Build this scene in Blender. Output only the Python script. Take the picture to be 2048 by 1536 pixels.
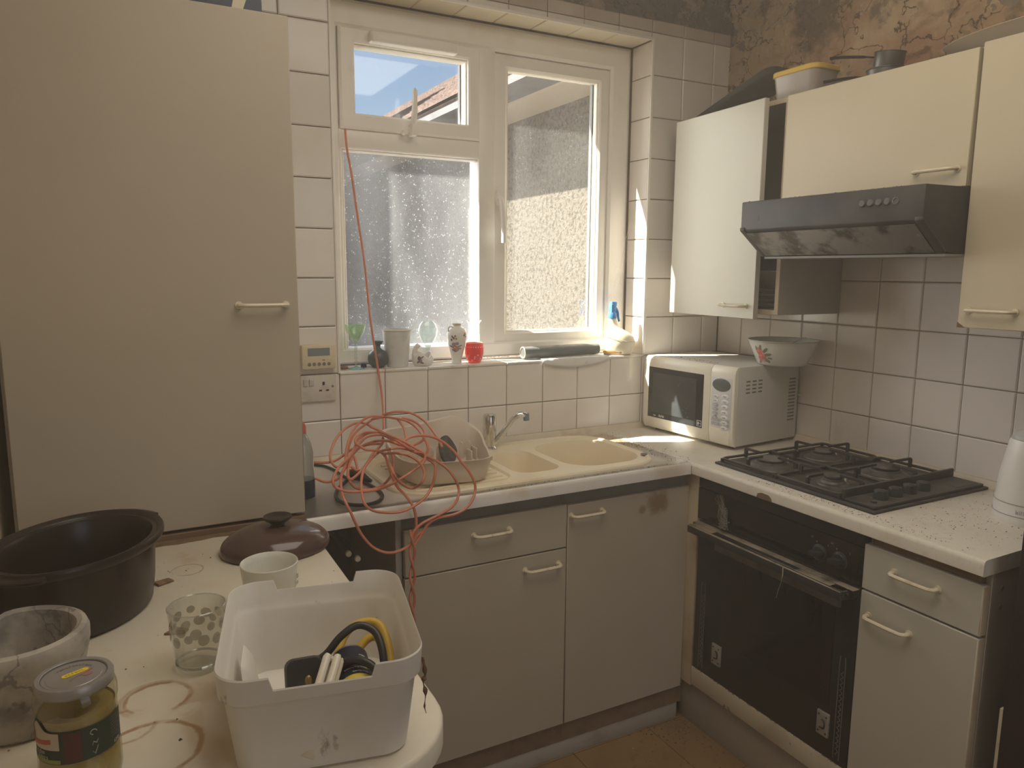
import bpy, bmesh, math, random
from math import sin, cos, pi, radians
from mathutils import Vector, Matrix, noise
from mathutils.geometry import tessellate_polygon

for o in list(bpy.data.objects):
    bpy.data.objects.remove(o)
SC = bpy.context.scene
COL = SC.collection
RND = random.Random(7)

# ------------------------------------------------------------------ camera, sky, sun, fill light, exposure
cam = bpy.data.objects.new('camera', bpy.data.cameras.new('camera'))
COL.objects.link(cam)
YAW, PITCH, ROLL = .49, -.1512, .0069
_f = Vector((sin(YAW) * cos(PITCH), cos(YAW) * cos(PITCH), sin(PITCH)))
_r = Vector((cos(YAW), -sin(YAW), 0))
_u = _r.cross(_f)
_r2 = cos(ROLL) * _r + sin(ROLL) * _u
_u2 = -sin(ROLL) * _r + cos(ROLL) * _u
_m = Matrix((_r2, _u2, -_f)).transposed().to_4x4()
_m.translation = (-.6193, -2.3258, 1.5365)
cam.matrix_world = _m
cam.data.sensor_width = 36
cam.data.lens = 1488.43 / 2048 * 36
cam.data.clip_start = .02
SC.camera = cam
SC.cycles.diffuse_bounces = 7

SC.view_settings.view_transform = 'Standard'
SC.view_settings.look = 'None'
SC.view_settings.gamma = 1
SC.view_settings.use_curve_mapping = False
SC.view_settings.exposure = 1.1

HAZE = .05
world = bpy.data.worlds.new('sky')
SC.world = world
world.use_nodes = True
_n = world.node_tree.nodes
_n.clear()
_out = _n.new('ShaderNodeOutputWorld')
_bg = _n.new('ShaderNodeBackground')
_sky = _n.new('ShaderNodeTexSky')
_sky.sky_type = 'NISHITA'
_sky.sun_disc = False
_sky.sun_elevation = radians(42)
_sky.sun_rotation = radians(-64.4)
_sky.dust_density = 1.6
_L = world.node_tree.links
_L.new(_sky.outputs[0], _bg.inputs[0])
_L.new(_bg.outputs[0], _out.inputs[0])
_bg.inputs[1].default_value = 0.085

def lamp(name, kind, energy, loc, direction, color=(1, 1, 1), **kw):
    d = bpy.data.lights.new(name, kind)
    d.energy = energy
    d.color = color
    for k, v in kw.items():
        setattr(d, k, v)
    o = bpy.data.objects.new(name, d)
    COL.objects.link(o)
    o.location = loc
    o.rotation_euler = Vector(direction).to_track_quat('-Z', 'Y').to_euler()
    return o

lamp('sun', 'SUN', 13.0, (-3, 3, 5), (1, -.48, -1.0), (1.0, .91, .76), angle=radians(.6))
# added area lamp, out of view, that boosts the daylight through the window
lamp('window_fill', 'AREA', 30.0, (-1.0, 2.6, 2.1), (1.6, -2.6, -.35), (1.0, .95, .86), shape='RECTANGLE', size=2.4, size_y=2.2, spread=radians(120))
# added fill lamp under the ceiling for soft light from above; no real fixture
lamp('overhead_fill', 'AREA', 7.6, (.25, -1.45, 2.62), (0, 0, -1), (1.0, .90, .75), shape='RECTANGLE', size=1.3, size_y=1.3)
# added fill lamp in the unseen doorway behind the camera
lamp('doorway_fill', 'AREA', 1.6, (.45, -3.36, 1.25), (0, 1, 0.02), (1.0, .80, .56), shape='RECTANGLE', size=1.1, size_y=2.0)

# ------------------------------------------------------------------ helpers
WR = set()

def link(o, parent=None):
    COL.objects.link(o)
    if parent is not None:
        o.parent = parent
        if parent.name in WR:
            o.matrix_parent_inverse = Matrix.Translation(-parent.location)
    return o

def tag(o, label=None, cat=None, group=None, kind=None):
    if label: o['label'] = label
    if cat: o['category'] = cat
    if group: o['group'] = group
    if kind: o['kind'] = kind
    return o

def thing(name, label, cat, loc, rotz=0, group=None, world=True):
    """Empty at the base of a thing. world=True: its parts are given in room coordinates."""
    o = bpy.data.objects.new(name, None)
    o.empty_display_size = .05
    COL.objects.link(o)
    o.location = loc
    o.rotation_euler = (0, 0, rotz)
    if world: WR.add(o.name)
    return tag(o, label, cat, group)

def smooth_path(pts, n=6, closed=False):
    P = [Vector(p) for p in pts]
    m = len(P)
    out = []
    rng = range(m) if closed else range(m - 1)
    for i in rng:
        if closed:
            a, b, c, d = P[i - 1], P[i], P[(i + 1) % m], P[(i + 2) % m]
        else:
            b, c = P[i], P[i + 1]
            a = P[i - 1] if i > 0 else b + (b - c)
            d = P[i + 2] if i + 2 < m else c + (c - b)
        for k in range(n):
            t = k / n
            out.append(.5 * ((2 * b) + (c - a) * t + (2 * a - 5 * b + 4 * c - d) * t * t + (3 * b - a - 3 * c + d) * t ** 3))
    if not closed: out.append(P[-1])
    return out

def rrect(w, d, r, n=5, cx=0, cy=0):
    """rounded rectangle, counter-clockwise, w along x and d along y"""
    out = []
    for sx, sy, a0 in ((1, -1, -pi / 2), (1, 1, 0), (-1, 1, pi / 2), (-1, -1, pi)):
        for k in range(n + 1):
            a = a0 + pi / 2 * k / n
            out.append((cx + sx * (w / 2 - r) + r * cos(a), cy + sy * (d / 2 - r) + r * sin(a)))
    return out

class MB:
    def __init__(s):
        s.v = []
        s.f = []
    def add(s, vs, fs):
        b = len(s.v)
        s.v += [tuple(v) for v in vs]
        s.f += [tuple(b + i for i in f) for f in fs]
        return s
    def box(s, x0, x1, y0, y1, z0, z1):
        x0, x1 = min(x0, x1), max(x0, x1); y0, y1 = min(y0, y1), max(y0, y1); z0, z1 = min(z0, z1), max(z0, z1)
        return s.add([(x0, y0, z0), (x1, y0, z0), (x1, y1, z0), (x0, y1, z0), (x0, y0, z1), (x1, y0, z1), (x1, y1, z1), (x0, y1, z1)],
                     [(0, 3, 2, 1), (4, 5, 6, 7), (0, 1, 5, 4), (1, 2, 6, 5), (2, 3, 7, 6), (3, 0, 4, 7)])
    def loft(s, rings, cap0=True, cap1=True, closed=False):
        n = len(rings[0])
        vs = [p for r in rings for p in r]
        fs = []
        m = len(rings)
        for i in range(m if closed else m - 1):
            a, b = i * n, ((i + 1) % m) * n
            for k in range(n):
                k2 = (k + 1) % n
                fs.append((a + k, a + k2, b + k2, b + k))
        if not closed:
            if cap0: fs.append(tuple(reversed(range(n))))
            if cap1: fs.append(tuple((m - 1) * n + k for k in range(n)))
        return s.add(vs, fs)
    def lathe(s, prof, c=(0, 0, 0), seg=28, sx=1, sy=1, ang=0):
        rings = []
        for r, z in prof:
            ring = []
            for k in range(seg):
                a = 2 * pi * k / seg
                x, y = r * cos(a) * sx, r * sin(a) * sy
                ring.append((c[0] + x * cos(ang) - y * sin(ang), c[1] + x * sin(ang) + y * cos(ang), c[2] + z))
            rings.append(ring)
        return s.loft(rings)
    def tube(s, pts, r, seg=8, closed=False, flat=1.0):
        P = [Vector(p) for p in pts]
        m = len(P)
        rings = []
        up = None
        for i in range(m):
            if closed: t = P[(i + 1) % m] - P[i - 1]
            else: t = P[min(i + 1, m - 1)] - P[max(i - 1, 0)]
            if t.length < 1e-9: t = Vector((0, 0, 1))
            t.normalize()
            if up is None:
                up = Vector((0, 0, 1)) if abs(t.z) < .9 else Vector((1, 0, 0))
            up = (up - t * up.dot(t))
            if up.length < 1e-6: up = t.orthogonal()
            up.normalize()
            side = t.cross(up)
            rr = r[i] if isinstance(r, (list, tuple)) else r
            rings.append([P[i] + (up * cos(2 * pi * k / seg) * flat + side * sin(2 * pi * k / seg)) * rr for k in range(seg)])
        return s.loft(rings, closed=closed)
    def cyl(s, p0, p1, r0, r1=None, seg=16):
        return s.tube([p0, p1], [r0, r0 if r1 is None else r1], seg)
    def prism(s, poly, z0, z1):
        return s.loft([[(x, y, z0) for x, y in poly], [(x, y, z1) for x, y in poly]])
    def plate(s, outer, holes, z, down=False):
        """flat face at height z with holes"""
        loops = [[Vector((x, y, z)) for x, y in outer]] + [[Vector((x, y, z)) for x, y in h] for h in holes]
        tris = tessellate_polygon(loops)
        vs = [p for l in loops for p in l]
        fs = []
        for t in tris:
            a, b, c = (vs[i] for i in t)
            nz = (b - a).cross(c - a).z
            fs.append(t if (nz > 0) != down else tuple(reversed(t)))
        return s.add(vs, fs)
    def xform(s, M):
        s.v = [tuple(M @ Vector(v)) for v in s.v]
        return s
    def mesh(s, name, m, bevel=0, seg=2, sharp=40, smooth=True):
        me = bpy.data.meshes.new(name)
        me.from_pydata(s.v, [], s.f)
        bm = bmesh.new()
        bm.from_mesh(me)
        bmesh.ops.remove_doubles(bm, verts=bm.verts, dist=1e-6)
        bmesh.ops.recalc_face_normals(bm, faces=bm.faces)
        if bevel:
            es = [e for e in bm.edges if len(e.link_faces) == 2 and e.calc_face_angle(0) > radians(35)]
            bmesh.ops.bevel(bm, geom=es, offset=bevel, segments=seg, profile=.5, affect='EDGES', clamp_overlap=True)
        bm.to_mesh(me)
        bm.free()
        for mm in (m if isinstance(m, (list, tuple)) else [m]):
            me.materials.append(mm)
        if smooth:
            me.polygons.foreach_set('use_smooth', [True] * len(me.polygons))
            me.set_sharp_from_angle(angle=radians(sharp))
        me.update()
        return me
    def obj(s, name, m, parent=None, loc=None, bevel=0, seg=2, sharp=40, smooth=True, rot=None):
        o = bpy.data.objects.new(name, s.mesh(name, m, bevel, seg, sharp, smooth))
        if loc is not None: o.location = loc
        if rot is not None: o.rotation_euler = rot
        return link(o, parent)

def box(name, m, parent, x0, x1, y0, y1, z0, z1, bevel=0, seg=2):
    return MB().box(x0, x1, y0, y1, z0, z1).obj(name, m, parent, bevel=bevel, seg=seg)

def based(o, x, y, z):
    """give a single-mesh thing its origin at its base"""
    o.data.transform(Matrix.Translation((-x, -y, -z)))
    o.location = (x, y, z)
    return o

def text(name, body, size, m, parent, o, xd, yd, warp=None, depth=.0003, align='LEFT'):
    cu = bpy.data.curves.new(name, 'FONT')
    cu.body = body
    cu.size = size
    cu.extrude = depth
    cu.align_x = align
    cu.resolution_u = 3
    t = bpy.data.objects.new(name, cu)
    COL.objects.link(t)
    dg = bpy.context.evaluated_depsgraph_get()
    me = bpy.data.meshes.new_from_object(t.evaluated_get(dg))
    bpy.data.objects.remove(t)
    xd, yd, o = Vector(xd), Vector(yd), Vector(o)
    zd = xd.cross(yd)
    for v in me.vertices:
        c = v.co.copy()
        v.co = warp(c) if warp else o + xd * c.x + yd * c.y + zd * c.z
    me.materials.clear()
    me.materials.append(m)
    ob = bpy.data.objects.new(name, me)
    return link(ob, parent)

# ------------------------------------------------------------------ materials
def mat(name, base, rough=.5, metal=0.0, layers=(), bump=(), spec=.5, trans=0, ior=1.45, coat=0, rand=0, alpha=1.0, emit=None, sss=0, coords='world'):
    m = bpy.data.materials.new(name)
    m.use_nodes = True
    nt = m.node_tree
    N, L = nt.nodes, nt.links
    p = N['Principled BSDF']
    p.inputs['Roughness'].default_value = rough
    p.inputs['Metallic'].default_value = metal
    p.inputs['Specular IOR Level'].default_value = spec
    p.inputs['Transmission Weight'].default_value = trans
    p.inputs['IOR'].default_value = ior
    p.inputs['Coat Weight'].default_value = coat
    p.inputs['Alpha'].default_value = alpha
    if sss:
        p.inputs['Subsurface Weight'].default_value = sss
        p.inputs['Subsurface Radius'].default_value = (.01, .01, .01)
    if coords == 'world':
        g = N.new('ShaderNodeNewGeometry'); pos = g.outputs['Position']
    else:
        g = N.new('ShaderNodeTexCoord'); pos = g.outputs['Object']
    geo = N.new('ShaderNodeNewGeometry')
    def math_(op, a, b=None, c=None, clamp=False):
        n = N.new('ShaderNodeMath'); n.operation = op; n.use_clamp = clamp
        for i, x in enumerate((a, b, c)):
            if x is None: continue
            if isinstance(x, (int, float)): n.inputs[i].default_value = x
            else: L.new(x, n.inputs[i])
        return n.outputs[0]
    def ramp(x, lo, hi):
        n = N.new('ShaderNodeMapRange'); n.interpolation_type = 'SMOOTHSTEP'
        L.new(x, n.inputs[0]); n.inputs[1].default_value = lo; n.inputs[2].default_value = hi
        n.inputs[3].default_value = 0; n.inputs[4].default_value = 1
        return n.outputs[0]
    def nz(scale, detail=6, stretch=None, dist=0, rgh=.6):
        n = N.new('ShaderNodeTexNoise'); n.inputs['Scale'].default_value = scale
        n.inputs['Detail'].default_value = detail; n.inputs['Distortion'].default_value = dist; n.inputs['Roughness'].default_value = rgh
        if stretch:
            mp = N.new('ShaderNodeMapping'); mp.inputs['Scale'].default_value = stretch
            L.new(pos, mp.inputs[0]); L.new(mp.outputs[0], n.inputs['Vector'])
        else: L.new(pos, n.inputs['Vector'])
        return n.outputs[0]
    col = N.new('ShaderNodeRGB'); col.outputs[0].default_value = (*base, 1); col = col.outputs[0]
    rsock = None
    def mix(fac, a, c):
        n = N.new('ShaderNodeMix'); n.data_type = 'RGBA'
        L.new(fac, n.inputs[0]); L.new(a, n.inputs[6])
        if isinstance(c, tuple): n.inputs[7].default_value = (*c, 1)
        else: L.new(c, n.inputs[7])
        return n.outputs[2]
    if rand:
        oi = N.new('ShaderNodeObjectInfo')
        f = math_('MULTIPLY', oi.outputs['Random'], rand)
        col = mix(f, col, tuple(x * .55 for x in base))
    for ly in layers:
        k, c = ly[0], ly[1]
        if k == 'noise':      # color, scale, lo, hi, strength, stretch
            fac = ramp(nz(ly[2], 7, ly[6] if len(ly) > 6 else None), ly[3], ly[4])
            fac = math_('MULTIPLY', fac, ly[5])
        elif k == 'spots':    # color, scale, size, strength, masked by large noise
            v = N.new('ShaderNodeTexVoronoi'); v.inputs['Scale'].default_value = ly[2]; L.new(pos, v.inputs['Vector'])
            fac = ramp(math_('ADD', v.outputs['Distance'], math_('MULTIPLY', nz(ly[2] * 3, 2), .12)), ly[3], ly[3] * .6)
            fac = math_('MULTIPLY', fac, ly[4])
            fac = math_('MULTIPLY', fac, ramp(nz(ly[2] * .16, 3), .48, .6))
        elif k == 'cracks':   # color, scale, width, strength
            v = N.new('ShaderNodeTexVoronoi'); v.feature = 'DISTANCE_TO_EDGE'; v.inputs['Scale'].default_value = ly[2]
            ad = N.new('ShaderNodeMix'); ad.data_type = 'VECTOR'; ad.inputs[0].default_value = .22
            n2 = N.new('ShaderNodeTexNoise'); n2.inputs['Scale'].default_value = ly[2] * 1.4; n2.inputs['Detail'].default_value = 6; L.new(pos, n2.inputs['Vector'])
            L.new(pos, ad.inputs[4]); L.new(n2.outputs['Color'], ad.inputs[5]); L.new(ad.outputs[1], v.inputs['Vector'])
            fac = math_('MULTIPLY', ramp(v.outputs['Distance'], ly[3], ly[3] * .2), ly[4])
        elif k == 'ring':     # color, (x, y), radius, width, strength, (sx, sy)
            sx, sy = ly[6] if len(ly) > 6 else (1, 1)
            sp = N.new('ShaderNodeSeparateXYZ'); L.new(pos, sp.inputs[0])
            wob = math_('MULTIPLY', math_('SUBTRACT', nz(28, 4), .5), .014)
            dx = math_('MULTIPLY', math_('SUBTRACT', sp.outputs[0], ly[2][0]), sx)
            dy = math_('MULTIPLY', math_('SUBTRACT', sp.outputs[1], ly[2][1]), sy)
            d = math_('ADD', math_('SQRT', math_('ADD', math_('MULTIPLY', dx, dx), math_('MULTIPLY', dy, dy))), wob)
            e = math_('ABSOLUTE', math_('SUBTRACT', d, ly[3]))
            fac = math_('MULTIPLY', ramp(e, ly[4], ly[4] * .25), ly[5])
            fac = math_('MULTIPLY', fac, ramp(nz(14, 3), .36, .52))
        elif k == 'blob':     # color, (x,y,z), radius, strength : soft noisy stain round a point
            vm = N.new('ShaderNodeVectorMath'); vm.operation = 'DISTANCE'; L.new(pos, vm.inputs[0]); vm.inputs[1].default_value = ly[2]
            d = math_('ADD', vm.outputs['Value'], math_('MULTIPLY', math_('SUBTRACT', nz(22, 6), .5), ly[3] * 1.6))
            fac = math_('MULTIPLY', ramp(d, ly[3], ly[3] * .35), ly[4])
        elif k == 'dust':     # color, strength : settles on upward faces
            sp = N.new('ShaderNodeSeparateXYZ'); L.new(geo.outputs['Normal'], sp.inputs[0])
            fac = math_('MULTIPLY', ramp(sp.outputs[2], .35, .9), ly[2])
            fac = math_('MULTIPLY', fac, ramp(nz(18, 6), .25, .6))
        elif k == 'below':    # color, z, soft, strength : anything lower than z (a liquid level, a dipped glaze)
            sp = N.new('ShaderNodeSeparateXYZ'); L.new(pos, sp.inputs[0])
            fac = math_('MULTIPLY', ramp(sp.outputs[2], ly[2] + ly[3], ly[2] - ly[3]), ly[4])
        col = mix(fac, col, c)
    L.new(col, p.inputs['Base Color'])
    if bump:
        prev = None
        for b in bump:        # scale, strength, distance
            bn = N.new('ShaderNodeBump'); bn.inputs['Strength'].default_value = b[1]; bn.inputs['Distance'].default_value = b[2]
            if len(b) > 3 and b[3] == 'vor':
                v = N.new('ShaderNodeTexVoronoi'); v.inputs['Scale'].default_value = b[0]; L.new(pos, v.inputs['Vector']); h = v.outputs['Distance']
            else:
                h = nz(b[0], 5, b[3] if len(b) > 3 else None)
            L.new(h, bn.inputs['Height'])
            if prev is not None: L.new(prev, bn.inputs['Normal'])
            prev = bn.outputs[0]
        L.new(prev, p.inputs['Normal'])
    return m

def glass_pane_mat(name, tint, dirt, dscale, streak, gloss=.06):
    """thin dirty window glass: clear, with a film of dirt and droplets that scatters"""
    m = bpy.data.materials.new(name); m.use_nodes = True
    nt = m.node_tree; N, L = nt.nodes, nt.links; N.clear()
    out = N.new('ShaderNodeOutputMaterial')
    tr = N.new('ShaderNodeBsdfTransparent'); tr.inputs[0].default_value = (*tint, 1)
    gl = N.new('ShaderNodeBsdfGlossy'); gl.inputs['Roughness'].default_value = .03
    tl = N.new('ShaderNodeBsdfTranslucent'); tl.inputs[0].default_value = (.86, .88, .90, 1)
    df = N.new('ShaderNodeBsdfDiffuse'); df.inputs[0].default_value = (.55, .55, .55, 1)
    g = N.new('ShaderNodeNewGeometry')
    n1 = N.new('ShaderNodeTexNoise'); n1.inputs['Scale'].default_value = 5; n1.inputs['Detail'].default_value = 6
    v = N.new('ShaderNodeTexVoronoi'); v.inputs['Scale'].default_value = dscale
    mp = N.new('ShaderNodeMapping'); mp.inputs['Scale'].default_value = (1, 1, streak)
    L.new(g.outputs['Position'], mp.inputs[0]); L.new(mp.outputs[0], n1.inputs['Vector'])
    L.new(g.outputs['Position'], v.inputs['Vector'])
    n3 = N.new('ShaderNodeTexNoise'); n3.inputs['Scale'].default_value = dscale * .45; n3.inputs['Detail'].default_value = 2
    L.new(g.outputs['Position'], n3.inputs['Vector'])
    r1 = N.new('ShaderNodeMapRange'); r1.inputs[1].default_value = .35; r1.inputs[2].default_value = .75; r1.inputs[3].default_value = dirt * .35; r1.inputs[4].default_value = dirt
    L.new(n1.outputs[0], r1.inputs[0])
    r2 = N.new('ShaderNodeMapRange'); r2.inputs[1].default_value = .32; r2.inputs[2].default_value = .16; r2.inputs[3].default_value = 0; r2.inputs[4].default_value = 1
    L.new(v.outputs['Distance'], r2.inputs[0])
    r3 = N.new('ShaderNodeMapRange'); r3.inputs[1].default_value = .5; r3.inputs[2].default_value = .62; r3.inputs[3].default_value = 0; r3.inputs[4].default_value = min(.7, dirt * 2.2)
    L.new(n3.outputs[0], r3.inputs[0])
    mu = N.new('ShaderNodeMath'); mu.operation = 'MULTIPLY'; L.new(r2.outputs[0], mu.inputs[0]); L.new(r3.outputs[0], mu.inputs[1])
    ad = N.new('ShaderNodeMath'); ad.operation = 'ADD'; ad.use_clamp = True; L.new(r1.outputs[0], ad.inputs[0]); L.new(mu.outputs[0], ad.inputs[1])
    mx0 = N.new('ShaderNodeMixShader'); mx0.inputs[0].default_value = .35; L.new(tl.outputs[0], mx0.inputs[1]); L.new(df.outputs[0], mx0.inputs[2])
    mx1 = N.new('ShaderNodeMixShader'); mx1.inputs[0].default_value = gloss; L.new(tr.outputs[0], mx1.inputs[1]); L.new(gl.outputs[0], mx1.inputs[2])
    mx2 = N.new('ShaderNodeMixShader'); L.new(ad.outputs[0], mx2.inputs[0]); L.new(mx1.outputs[0], mx2.inputs[1]); L.new(mx0.outputs[0], mx2.inputs[2])
    L.new(mx2.outputs[0], out.inputs[0])
    return m

def thin_glass(name, tint=(.95, .97, .96), rough=.02, gloss=.12, body=None, bodyf=0.0):
    m = bpy.data.materials.new(name); m.use_nodes = True
    nt = m.node_tree; N, L = nt.nodes, nt.links; N.clear()
    out = N.new('ShaderNodeOutputMaterial')
    tr = N.new('ShaderNodeBsdfTransparent'); tr.inputs[0].default_value = (*tint, 1)
    gl = N.new('ShaderNodeBsdfGlossy'); gl.inputs['Roughness'].default_value = rough
    lw = N.new('ShaderNodeLayerWeight'); lw.inputs[0].default_value = .35
    mr = N.new('ShaderNodeMapRange'); mr.inputs[3].default_value = gloss * .5; mr.inputs[4].default_value = min(.95, gloss * 4)
    L.new(lw.outputs['Facing'], mr.inputs[0])
    mx = N.new('ShaderNodeMixShader'); L.new(mr.outputs[0], mx.inputs[0]); L.new(tr.outputs[0], mx.inputs[1]); L.new(gl.outputs[0], mx.inputs[2])
    last = mx.outputs[0]
    if body:
        d = N.new('ShaderNodeBsdfTranslucent'); d.inputs[0].default_value = (*body, 1)
        d2 = N.new('ShaderNodeBsdfDiffuse'); d2.inputs[0].default_value = (*body, 1)
        mb = N.new('ShaderNodeMixShader'); mb.inputs[0].default_value = .5; L.new(d.outputs[0], mb.inputs[1]); L.new(d2.outputs[0], mb.inputs[2])
        m2 = N.new('ShaderNodeMixShader'); m2.inputs[0].default_value = bodyf; L.new(last, m2.inputs[1]); L.new(mb.outputs[0], m2.inputs[2]); last = m2.outputs[0]
    L.new(last, out.inputs[0])
    return m

GRIME = (.20, .14, .09)
TILE = mat('white_glazed_tile', (.84, .79, .74), .16, layers=[('noise', (.60, .52, .45), 3, .45, .75, .45), ('noise', (.45, .35, .26), 9, .6, .8, .35, (1, 1, .25)), ('spots', GRIME, 70, .12, .55)], rand=.16, bump=[(6, .06, .01)])
TILE_HIGH = mat('darker_upper_tile', (.60, .52, .45), .3, layers=[('noise', (.42, .33, .26), 4, .4, .7, .6, (1, 1, .3)), ('noise', (.30, .22, .16), 16, .58, .8, .6, (1, 1, .12))], rand=.2)  # top row: darker, browner base with downward streaks
GROUT = mat('dirty_grout', (.30, .24, .19), .9, layers=[('noise', (.16, .12, .09), 12, .4, .7, .6)])
UPVC = mat('white_upvc', (.88, .85, .80), .35, layers=[('noise', (.62, .56, .48), 5, .5, .75, .4), ('spots', GRIME, 60, .10, .6)])
UPVC_IN = mat('white_upvc_bead', (.86, .82, .74), .35, layers=[('noise', (.58, .48, .34), 18, .5, .75, .55)])
CAB = mat('cream_cabinet_laminate', (.46, .405, .315), .42, layers=[('noise', (.39, .33, .24), 2.2, .4, .75, .45), ('spots', (.16, .11, .07), 26, .055, .8)])
CABL = mat('grey_cream_larder_laminate', (.47, .41, .33), .42, layers=[('noise', (.40, .34, .26), 2, .4, .75, .35), ('spots', (.2, .15, .1), 15, .045, .8)])
CABY = mat('cream_wall_cabinet_laminate', (.60, .525, .385), .4, layers=[('noise', (.52, .44, .31), 2, .4, .75, .45), ('spots', (.2, .14, .09), 24, .05, .8)])
CABW = mat('pale_wall_cabinet_laminate', (.55, .53, .45), .35, layers=[('noise', (.48, .45, .36), 2, .4, .75, .35), ('spots', (.22, .16, .10), 30, .05, .8)])
CABS = mat('grey_cabinet_side', (.46, .43, .38), .55, layers=[('noise', (.36, .32, .27), 3, .4, .7, .5)])
EDGE = mat('yellowed_edge_strip', (.60, .50, .36), .5, layers=[('noise', (.42, .30, .18), 10, .45, .7, .6)])
HANDLE = mat('yellowed_plastic_handle', (.74, .66, .50), .35, layers=[('noise', (.45, .34, .20), 30, .5, .7, .6)])
WORK = mat('white_laminate_worktop', (.76, .72, .66), .35, layers=[('noise', (.55, .44, .32), 6, .5, .72, .55), ('noise', (.62, .54, .44), 30, .5, .7, .4), ('spots', GRIME, 55, .12, .7)])
WORKS = mat('stained_laminate_worktop', (.74, .69, .60), .38, layers=[('noise', (.58, .49, .38), 7, .52, .72, .4), ('noise', (.56, .46, .34), 60, .52, .68, .35), ('spots', GRIME, 70, .14, .8)])
RAIL = mat('grey_carcass_rail', (.20, .19, .17), .6, layers=[('noise', (.12, .11, .10), 8, .4, .7, .5)])
GAPSHADE = mat('painted_gap_shade', (.045, .040, .036), .8)
WOODR = mat('bare_chipboard_rail', (.22, .14, .08), .8, layers=[('noise', (.12, .07, .04), 20, .4, .7, .6)])
PLINTH = mat('grey_plinth', (.42, .38, .32), .6, layers=[('noise', (.25, .20, .15), 8, .5, .75, .6)])
BLACK = mat('black_enamel', (.018, .017, .016), .35, layers=[('noise', (.05, .045, .04), 10, .4, .7, .5), ('dust', (.20, .17, .14), .75)])
BLACKG = mat('black_oven_glass', (.014, .010, .009), .12, layers=[('noise', (.055, .030, .022), 9, .45, .75, .6, (1, 1, .15))])
BLACKP = mat('black_plastic', (.025, .025, .027), .4)
IRON = mat('dusty_cast_iron', (.035, .033, .032), .55, layers=[('dust', (.13, .115, .10), .7)])
HOODM = mat('dark_grey_hood', (.040, .039, .041), .5, layers=[('noise', (.12, .115, .11), 5, .4, .7, .5), ('spots', (.75, .72, .66), 40, .045, .7)])
STEELF = mat('greasy_filter_steel', (.30, .29, .28), .38, metal=.75, layers=[('noise', (.035, .032, .03), 9, .46, .6, .85), ('noise', (.6, .57, .5), 45, .6, .75, .5)])
CHROME = mat('chrome', (.75, .75, .74), .14, metal=1.0, layers=[('noise', (.35, .30, .24), 40, .5, .7, .5)])
CREAM = mat('cream_composite_sink', (.86, .77, .58), .28, layers=[('noise', (.68, .53, .32), 5, .45, .75, .5), ('spots', (.2, .13, .08), 60, .12, .8)])
RACK = mat('beige_plastic_rack', (.66, .57, .47), .42, sss=.05, layers=[('noise', (.5, .42, .33), 9, .5, .75, .5)])
WHITEP = mat('white_plastic', (.78, .76, .72), .38)
MWHITE = mat('cream_microwave_plastic', (.82, .79, .68), .35, layers=[('noise', (.72, .62, .44), 6, .5, .75, .4)])
MSIDE = mat('white_painted_steel', (.66, .64, .60), .45, layers=[('noise', (.58, .54, .48), 5, .45, .75, .5)])
ROOM = mat('grubby_painted_wall', (.60, .52, .40), .8, layers=[('noise', (.48, .40, .30), 3, .4, .7, .5)])
CEIL = mat('stained_ceiling', (.52, .46, .38), .85, layers=[('noise', (.36, .29, .22), 2.5, .4, .7, .6)])
DARKWOOD = mat('dark_brown_door', (.030, .018, .016), .45)
BRICKRED = mat('shade_wall_brick', (.42, .24, .17), .9)
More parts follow.
